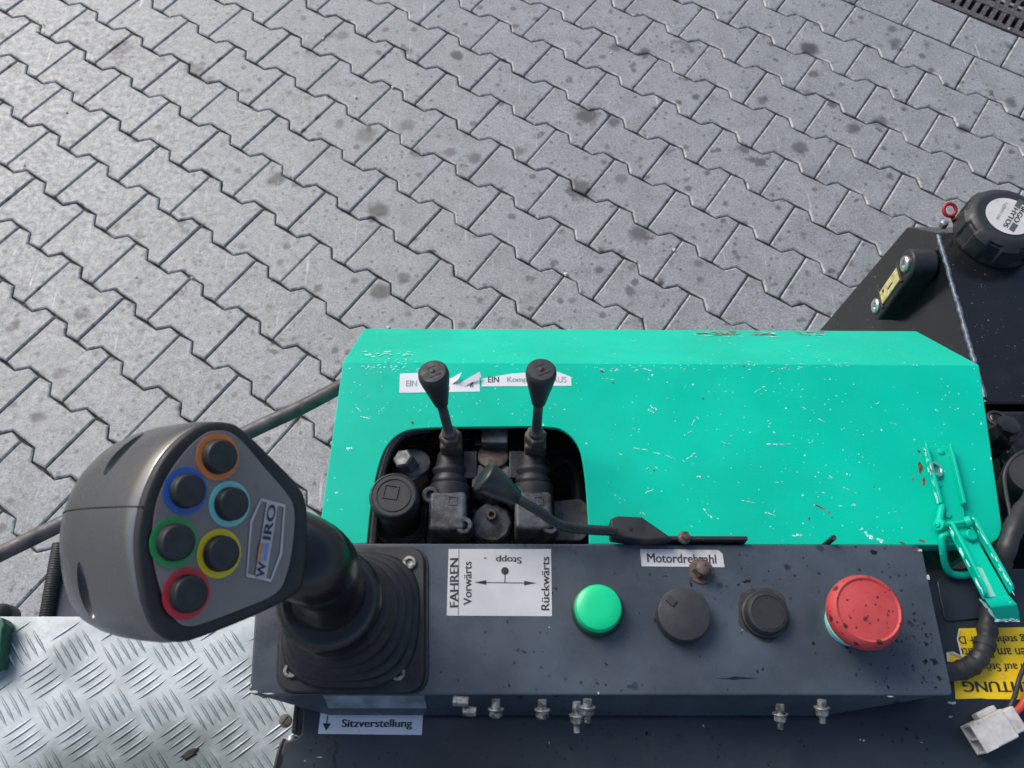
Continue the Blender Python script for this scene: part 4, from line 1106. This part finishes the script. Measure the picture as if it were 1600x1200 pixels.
for pp, r in ((((585, 760), (600, 715), (625, 690), (668, 684)), .0050), (((735, 705), (742, 690), (752, 678), (748, 668)), .0036), (((795, 705), (806, 690), (800, 678), (806, 668)), .0040), (((860, 730), (884, 720), (900, 740), (906, 800)), .0055)):
    part('hose', MB().tube(spline([at(x, y, zv - .012) for x, y in pp], 6), r, 14), MHOSE, vb, smooth=60)
def control_lever(px0, py0, kx, ky, ztop, hx, label):
    """actuator housing, clamp, bellows, clevis with nut, rod and knob"""
    zc_ = zv + .034
    base = at(px0, py0, zc_ + .010)                      # foot of the rod on the clevis
    t = thing('control_lever', label, 'control lever', V((base.x, base.y, zv)), 'hydraulic control levers in the hood cutout')
    h = at(hx, 797, zv + .034)
    mb = MB()
    hw, hl = .0118, .0128
    mb.prism(round_poly([(h.x - hw, h.y - hl), (h.x + hw, h.y - hl), (h.x + hw, h.y + hl), (h.x - hw, h.y + hl)], .0035, 4), zv - .002, zv + .034)
    hs = part('valve_housing', mb, MCAST, t, .0036, seg=4)
    for sx, sy in ((-1, .85), (.95, -.72)):
        c = V((h.x + sx * hw * .93, h.y + sy * hl, zv + .030))
        part('socket_bolt', MB().lathe(c, V((0, -.1, 1)), [(.0056, -.016), (.0056, .0025), (.0048, .0034), (.0028, .0034), (.0028, .0004), (.0005, .0002)], 20), MCAST, hs)
    part('emblem', sqframe(V((h.x + .003, h.y + .0062, zv + .0342)), .0026, .0006, .0007, 0), MCAST, hs)
    ya = V((0, 1, .12)).normalized(); o0 = V((h.x, h.y + hl - .0005, zv + .0205))
    part('clamp_ring', MB().lathe(o0, ya, [(.0128, -.001), (.0132, .001), (.0132, .008), (.0124, .009)], 40), MBLACK, t)
    prof = [(.0110, .0085), (.0118, .0105), (.0118, .0125), (.0100, .0145), (.0100, .0155), (.0114, .0175), (.0114, .0195), (.0094, .0215), (.0094, .0225), (.0088, .026), (.0082, .030)]
    part('bellows', MB().lathe(o0, ya, prof, 40), MBOOT, t, smooth=50)
    mb = MB(); mb.box(V((base.x, base.y, zc_ - .004)), (.0138, .0135, .024)); part('clevis', mb, MBROWN, t, .0022)
    mb = MB(); mb.box(V((base.x + (.012 if hx < 760 else -.012), o0.y + .022, zv + .016)), (.010, .020, .020)); part('side_lug', mb, MOIL, t, .001)
    top = at(kx, ky, ztop); d = (top - base).normalized(); L = (top - base).length
    nut = part('lock_nut', MB().lathe(base + d * -.001, d, [(.0072, -.002), (.0072, .0048), (.0060, .0058)], 6, xhint=(1, .2, 0)), MBROWN, t, .0004)
    part('rod', MB().lathe(base, d, [(.0048, 0), (.0046, .008), (.0031, .010), (.0031, L - .030)], 20), MROD, t)
    kb = part('knob', MB().lathe(base, d, [(.0036, L - .034), (.0043, L - .0335), (.0084, L - .009), (.0090, L - .0045), (.0086, L - .0014), (.0074, L), (.003, L + .0003)], 40), MKNOB, t, smooth=45)
    x_, y_, _ = basis(d, (1, .5, 0)); c = base + d * (L + .0001); m = MB(); s_ = .0031; w_ = .0009
    for sg in (-1, 1):
        m.box(c + x_ * (sg * s_), (w_, 2 * s_ + w_, .001), (x_, y_, d)); m.box(c + y_ * (sg * s_), (2 * s_ - w_, w_, .0009), (x_, y_, d))
    part('emblem', m, MKNOB, kb)
    part('emblem_dot', MB().lathe(c, d, [(.0015, -.0002), (.0015, .0006), (.0012, .0008)], 18), MBLACK, kb)
control_lever(704, 684, 676, 580, 1.463, 699, 'black knobbed lever leaning left over the torn label on the green hood')
control_lever(837, 684, 846, 577, 1.463, 834, 'black knobbed lever standing upright beside the throttle lever knob')

# ------------------------------------------------------------------ throttle lever
zk = 1.430
thr = thing('throttle_lever', 'bent black throttle lever with cone knob reaching left over the valves', 'throttle lever', at(1010, 842, ZC))
k0, k1 = at(755, 744, zk + .004), at(810, 774, zk)
d = (k1 - k0).normalized(); L = (k1 - k0).length
d = (d + V((0, 0, -.30))).normalized()
part('knob', MB().lathe(k0, d, [(.0080, -.0006), (.0092, 0), (.0097, .0012), (.0095, .003), (.0052, L * 1.02), (.0044, L * 1.05)], 44), simple('cone_knob', (.017, .018, .020), .36, var=.2, vs=50, bump=.06), thr, smooth=50)
e_ = k0 + d * L
pth = spline([e_ - d * .003, at(842, 799, zk - .006), at(868, 817, zk - .010), at(892, 825, zk - .013), at(925, 828, zk - .015), at(965, 830, zk - .016)], 8)
part('rod', MB().tube(pth, .0029, 18), simple('black_rod', (.013, .014, .016), .3, var=.3, vs=80), thr)
zq = 1.409
q = [at(x, y, zq) for x, y in ((953, 811), (965, 806), (1003, 808), (1052, 842), (1010, 846), (955, 838))]
part('clamp_block', MB().prism([(p.x, p.y) for p in q], zq - .012, zq + .001), MBLACK, thr, .0014)
mb = MB(); mb.lathe(at(986, 827, zq + .001), Z, [(.0011, -.001), (.0011, .0003), (.0003, .0003)], 12); part('grub_screw', mb, MDARK, thr)
q0, q1 = at(1012, 845, 1.404), at(1169, 845, 1.404); yq = at(1090, 837, 1.4045).y
mb = MB(); mb.prism(round_poly([(q0.x, .1572), (q1.x, .1572), (q1.x, yq), (q0.x, yq)], [.002, .0008, .001, .0008], 4), 1.386, 1.4045); part('mounting_plate', mb, MBLACK, thr, .0008)
q = V((at(1069, 838, 1.4045).x, (yq + .1572) / 2, 1.4045)); mb = MB(); mb.lathe(q, Z, [(.0040, 0), (.0036, .0012), (.0024, .002)] + [(.0022 if i % 2 else .0019, .002 + i * .0005) for i in range(8)], 16); part('bolt', mb, MBROWN, thr)
o = part('wire_stub', MB().cyl(V((at(1295, 853, ZC).x, .158, 1.384)), at(1303, 840, 1.405), .0017, n=12), MHOSE); tag(o, 'short black wire stub poking up behind the console back edge', 'wire stub')

# ------------------------------------------------------------------ hydraulic tank
ZT, XT = 1.25, .4025
tank = thing('hydraulic_tank', 'glossy black hydraulic tank with level gauge behind the green hood', 'hydraulic tank', (.6, .43, .5))
prof = [(.3245, ZT), (.3245, .45), (.540, .45), (.540, ZT - .038), (.503, ZT)]
mb = MB(); mb.rings([[V((XT - (ZT - z) * .12, y, z)) for y, z in prof], [V((.80, y, z)) for y, z in prof]])
part('tank_shell', mb, MTANK, tank, .003, seg=3)
a, b = V((XT + .001, .500, ZT + .0003)), V((XT + .001, .330, ZT + .0003)); wp = []
rr_ = []
for i in range(60):
    t = i / 59; wp.append(a.lerp(b, t) + V((rd.uniform(-.0005, .0005), 0, 0))); rr_.append(.0021 + rd.uniform(-.0003, .0004) if i else .0015)
part('weld_bead', MB().tube(wp, rr_, 10), MWELD, tank, smooth=60)
# level gauge
xg = XT - .027
g1, g2 = atx(1417, 417, xg), atx(1369, 474, xg)
gy = (g1.y + g2.y) / 2
def capsule(y, z0, z1, r, n=14):
    return [(y + r * math.cos(t), z1 + r * math.sin(t)) for t in [math.pi * i / n for i in range(n + 1)]] + [(y + r * math.cos(t), z0 + r * math.sin(t)) for t in [math.pi + math.pi * i / n for i in range(n + 1)]]
def slab(poly, x0, x1):
    return MB().rings([[V((x1, y, z)) for y, z in poly], [V((x0, y, z)) for y, z in poly]])
gz0, gz1 = min(g1.z, g2.z), max(g1.z, g2.z)
RG = .0140
lg = part('level_gauge', slab(capsule(gy, gz0, gz1, RG), xg, XT - .002), MBLACK, tank, .003, seg=3)
for z in (gz0, gz1):
    part('gauge_bolt', MB().lathe((xg, gy, z), (-1, 0, 0), [(.0078, -.001), (.0078, .0016), (.0066, .0030), (.0036, .0030), (.0036, .0012), (.0006, .001)], 26), MSTEEL, lg)
zm, zh = (gz0 + gz1) / 2, (gz1 - gz0) / 2 - .0145
mb = MB(); mb.box((xg - .0006, gy, zm), (.0022, .0145, zh * 2)); part('sight_glass', mb, MGLASS, lg, .0006)
mb = MB(); mb.box((xg - .0018, gy - .001, zm + .002), (.0004, .0012, .012)); mb.lathe((xg - .0017, gy + .003, zm - zh * .62), (-1, 0, 0), [(.0016, 0), (.0016, .0004)], 12); part('gauge_mark', mb, MINK, lg)
mb = MB()
for z in (zm - zh - .0015, zm + zh + .0015): mb.box((xg - .0008, gy, z), (.003, .022, .003))
part('gauge_ridge', mb, MBLACK, lg, .0008)
# filler cap
fb = at(1552, 369, ZT)
def lobes(t, h):
    if h < .006 or h > .0235: return 1
    k = (t / (2 * math.pi) * 8 + .2) % 1
    return .945 if .28 < k < .72 else 1.0
fcap = part('filler_cap', MB().lathe(fb, Z, [(0.0355, 0), (0.0371, .0015), (0.0373, .006), (0.0371, .0065), (0.0366, .0225), (0.0355, .0235), (0.0334, .0262), (0.0297, .0285), (0.0270, .0290), (0.0254, .0288)], 128, lobes), MBLACK, tank, smooth=40)
part('neck_ring', MB().lathe(fb, Z, [(.037, .0002), (.037, .0022), (.034, .003)], 48), MOIL, fcap)
MCAPL = mat_print('cap_label', (.62, .60, .58), (.42, .27, .18), (.58, .70), 120, .5, .85)
ct = fb + Z * .0290
cla = part('cap_label', MB().lathe(ct, Z, [(.0208, 0), (.0208, .0003)], 56), MCAPL, fcap, smooth=0)
zc2 = ct.z + .0004
ptext('HYTOS', 1579, 340, zc2, 34, 8, -121, MINK, cla, .04)
ptext('ARGO', 1595, 333, zc2, 33, 8, -121, MINK, cla, .04)
ptext('1@09.00', 1565, 329, zc2, 30, 6, -121, MINKF, cla)
mark([[(1585, 322), (1592, 310), (1600, 315), (1593, 327)], [(1576, 358), (1583, 347), (1591, 352), (1584, 363)]], zc2, MINKF if False else simple('cap_ink', (.07, .07, .075), .6), cla, 'printed_block')
# red ring behind the cap
rc_ = at(1484, 328, ZT + .010)
dr = part('dipstick', MB().cyl(at(1494, 352, ZT - .01), at(1489, 340, ZT + .006), .0022, n=12), MREDP, tank)
tn = (C0 - rc_).normalized(); tn = (tn + V((.5, .1, .2))).normalized()
part('pull_ring', MB().torus(rc_, tn, .0058, .0017, 32, 12), MREDP, dr)
mb = MB(); mb.lathe(at(1477, 347, ZT - .004), Z, [(.004, -.006), (.004, 0), (.002, .001)], 6); part('nut', mb, MSTEEL, dr)

# engine parts glimpsed right of the hood
eng = thing('engine', 'black oily engine fitting glimpsed between hood edge and tank', 'engine part', (.46, .28, 1.1))
mb = MB(); mb.box((.50, .262, 1.185), (.20, .11, .14)); part('block', mb, MOIL, eng, .004)
mb = MB(); mb.lathe(at(1568, 672, 1.285), V((.1, .2, 1)), [(.010, -.03), (.012, -.012), (.012, 0), (.009, .004), (.009, .008), (.006, .009)], 8); mb.tube(spline([at(1568, 690, 1.27), at(1578, 715, 1.275), at(1590, 735, 1.25)], 5), .006, 14)
part('hose_elbow', mb, MOIL, eng, .0005)
mb = MB(); mb.torus(at(1560, 656, 1.285), V((.1, .3, 1)), .008, .0015); part('hose_clamp', mb, MBLACK, eng)
mb = MB(); mb.lathe(at(1612, 745, 1.29), V((-.3, .1, 1)), [(.02, -.05), (.02, 0), (.016, .006)], 28); part('filter_can', mb, MBLACK, eng)

# ------------------------------------------------------------------ wiring
har = thing('wiring_harness', 'thick black taped cable running under the green latch to the console', 'cable', at(1560, 900, ZP))
pth = spline([at(1640, 730, 1.365), at(1612, 778, 1.382), at(1590, 812, 1.392), at(1573, 858, 1.390), at(1562, 895, 1.380), at(1553, 935, 1.373), at(1545, 968, ZP + .0062), at(1540, 1002, ZP + .0062), at(1528, 1030, ZP + .0060), at(1508, 1045, ZP + .0055), at(1478, 1050, ZP + .0050), at(1440, 1048, ZP + .005)], 10)
rr = [.0056 + .0004 * math.sin(i * .9) + rd.uniform(-.00025, .00025) for i in range(len(pth))]
ch_ = part('conduit', MB().tube(pth, rr, 20), MHOSE, har, smooth=60)
for k in (46, 70, 88):
    if k + 3 < len(pth): part('tape_wrap', MB().tube([pth[k], pth[k + 1], pth[k + 2], pth[k + 3]], rr[k] + .0006, 20), MHOSE, har, smooth=60)
o = part('thin_wire', MB().tube(spline([at(1640, 690, 1.37), at(1606, 703, 1.385), at(1583, 716, 1.390), at(1570, 740, 1.389), at(1572, 770, 1.388), at(1578, 800, 1.388), at(1580, 830, 1.388)], 8), .0012, 10), MHOSE); tag(o, 'thin black wire looping over the right edge of the hood', 'wire')

cn = thing('cable_connector', 'dirty white two-pole plug connector lying on the cover panel', 'connector', at(1545, 1142, ZP))
p0, p1 = at(1512, 1158, ZP), at(1592, 1118, ZP); ax = (p1 - p0).normalized(); ay = Z.cross(ax)
zc3 = ZP + .0075
def lb(mb, a0, a1, b0, b1, z0, z1):
    return mb.box(p0 + ax * ((a0 + a1) / 2) + ay * ((b0 + b1) / 2) + Z * ((z0 + z1) / 2), (a1 - a0, b1 - b0, z1 - z0), (ax, ay, Z))
wd = .0082
mb = MB(); lb(mb, .0085, .0225, -wd, wd, .0006, .0125)
hs = part('housing', mb, MWHITE, cn, .0010)
mb = MB()
for b0, b1, z0, z1 in ((-wd, wd, .0006, .0022), (-wd, wd, .0110, .0125)): lb(mb, 0, .0086, b0, b1, z0, z1)
for b0, b1 in ((-wd, -wd + .0014), (wd - .0014, wd), (-.0007, .0007)): lb(mb, .0001, .0086, b0, b1, .0021, .0111)
part('socket_shroud', mb, MWHITE, cn, .0004)
mb = MB(); lb(mb, .0222, .0300, -wd * .84, wd * .84, .0015, .0112); part('rear_housing', mb, MWHITE, cn, .0010)
mb = MB(); lb(mb, .0085, .021, wd - .0002, wd + .0030, .003, .010); part('lock_tab', mb, MWHITE, cn, .0008)
mb = MB(); e2 = p0 + ax * .0295 + ay * .0025 + Z * .0065; mb.tube(spline([e2, e2 + ax * .008 + ay * .002, e2 + ax * .020 + ay * .008, e2 + ax * .05 + ay * .02], 6), .0021, 14); part('red_lead', mb, MREDW, cn)
mb = MB(); e2 = p0 + ax * .0295 + ay * .0058 + Z * .0065; mb.tube(spline([e2, e2 + ax * .008 + ay * .005, e2 + ax * .020 + ay * .014, e2 + ax * .05 + ay * .03], 6), .0014, 12); part('black_lead', mb, MHOSE, cn)

# ------------------------------------------------------------------ left side: rod, fender with rubber edge, bits
zr = 1.24
o = part('steel_rod', MB().tube(spline([at(-260, 985, zr), at(-60, 894, zr), at(95, 819, zr), at(250, 743, zr), at(395, 672, zr), at(470, 637, zr), at(545, 597, zr), at(640, 545, zr)], 6), .0062, 20), MROD); tag(o, 'slightly rusty grey steel rod reaching from behind the joystick to the hood', 'rod')
fd = thing('side_fender', 'blue grey fender with ribbed rubber edge behind the joystick head', 'fender', at(80, 960, 1.15))
zf_ = 1.19
mb = MB(); q = [at(x, y, zf_) for x, y in ((78, 985), (100, 860), (240, 860), (240, 985))]; mb.prism([(p.x, p.y) for p in q], zf_ - .003, zf_); part('sheet', mb, MCON, fd, .0005)
a, b = at(69, 985, zf_ + .002), at(93, 850, zf_ + .002)
tr = part('rubber_trim', MB().tube([a, a.lerp(b, .5), b], .0056, 14), MHOSE, fd)
mb = MB(); dd = (b - a).normalized()
for i in range(34): mb.torus(a.lerp(b, (i + .5) / 34), dd, .0054, .0006, 14, 5)
part('trim_rib', mb, MHOSE, tr)
o = part('rubber_stop', MB().lathe(at(3, 962, 1.20), (.2, -.2, 1), [(.008, -.02), (.0095, 0), (.009, .006), (.006, .009), (.002, .010)], 24), MBLACK); tag(o, 'small round black rubber stop behind the tread plate edge', 'rubber stop')
MDG = simple('dark_green', (.012, .09, .05), .4, var=.3, vs=90, dust=(.10, .06, .04), dusts=160)
mb = MB(); q = [at(x, y, 1.235) for x, y in ((-60, 966), (4, 964), (8, 974), (5, 984), (3, 1000), (-2, 1040), (-60, 1060))]; mb.prism([(p.x, p.y) for p in q], 1.2202, 1.235)
o = part('green_bracket', mb, MDG, bevel=.002); tag(o, 'dark green chipped metal bracket on the corner of the tread plate', 'bracket')
# seat edge at the very bottom
zs = 1.39
mb = MB(); R = []
sc_ = at(790, 1424, zs) + V((0, -.019, 0))
for t, h in ((.94, -.06), (1, -.03), (1, -.012), (.97, -.003), (.9, 0)):
    R.append([sc_ + V((math.cos(a_) * .105 * t, math.sin(a_) * .0855 * t, h)) for a_ in [2 * math.pi * i / 56 for i in range(56)]])
o = part('seat_cushion', MB().rings(R), simple('seat_fabric', (.03, .027, .034), .9, var=.3, vs=200, bump=.5), smooth=60); tag(o, 'rounded front edge of a dark seat cushion over the cover panel', 'seat')

# consistent outward normals everywhere
for me in bpy.data.meshes:
    if len(me.polygons) < 4000:
        bm = bmesh.new(); bm.from_mesh(me)
        if any(len(e.link_faces) == 2 for e in bm.edges) and not any(len(e.link_faces) == 1 for e in bm.edges):
            bmesh.ops.recalc_face_normals(bm, faces=bm.faces); bm.to_mesh(me)
        bm.free()
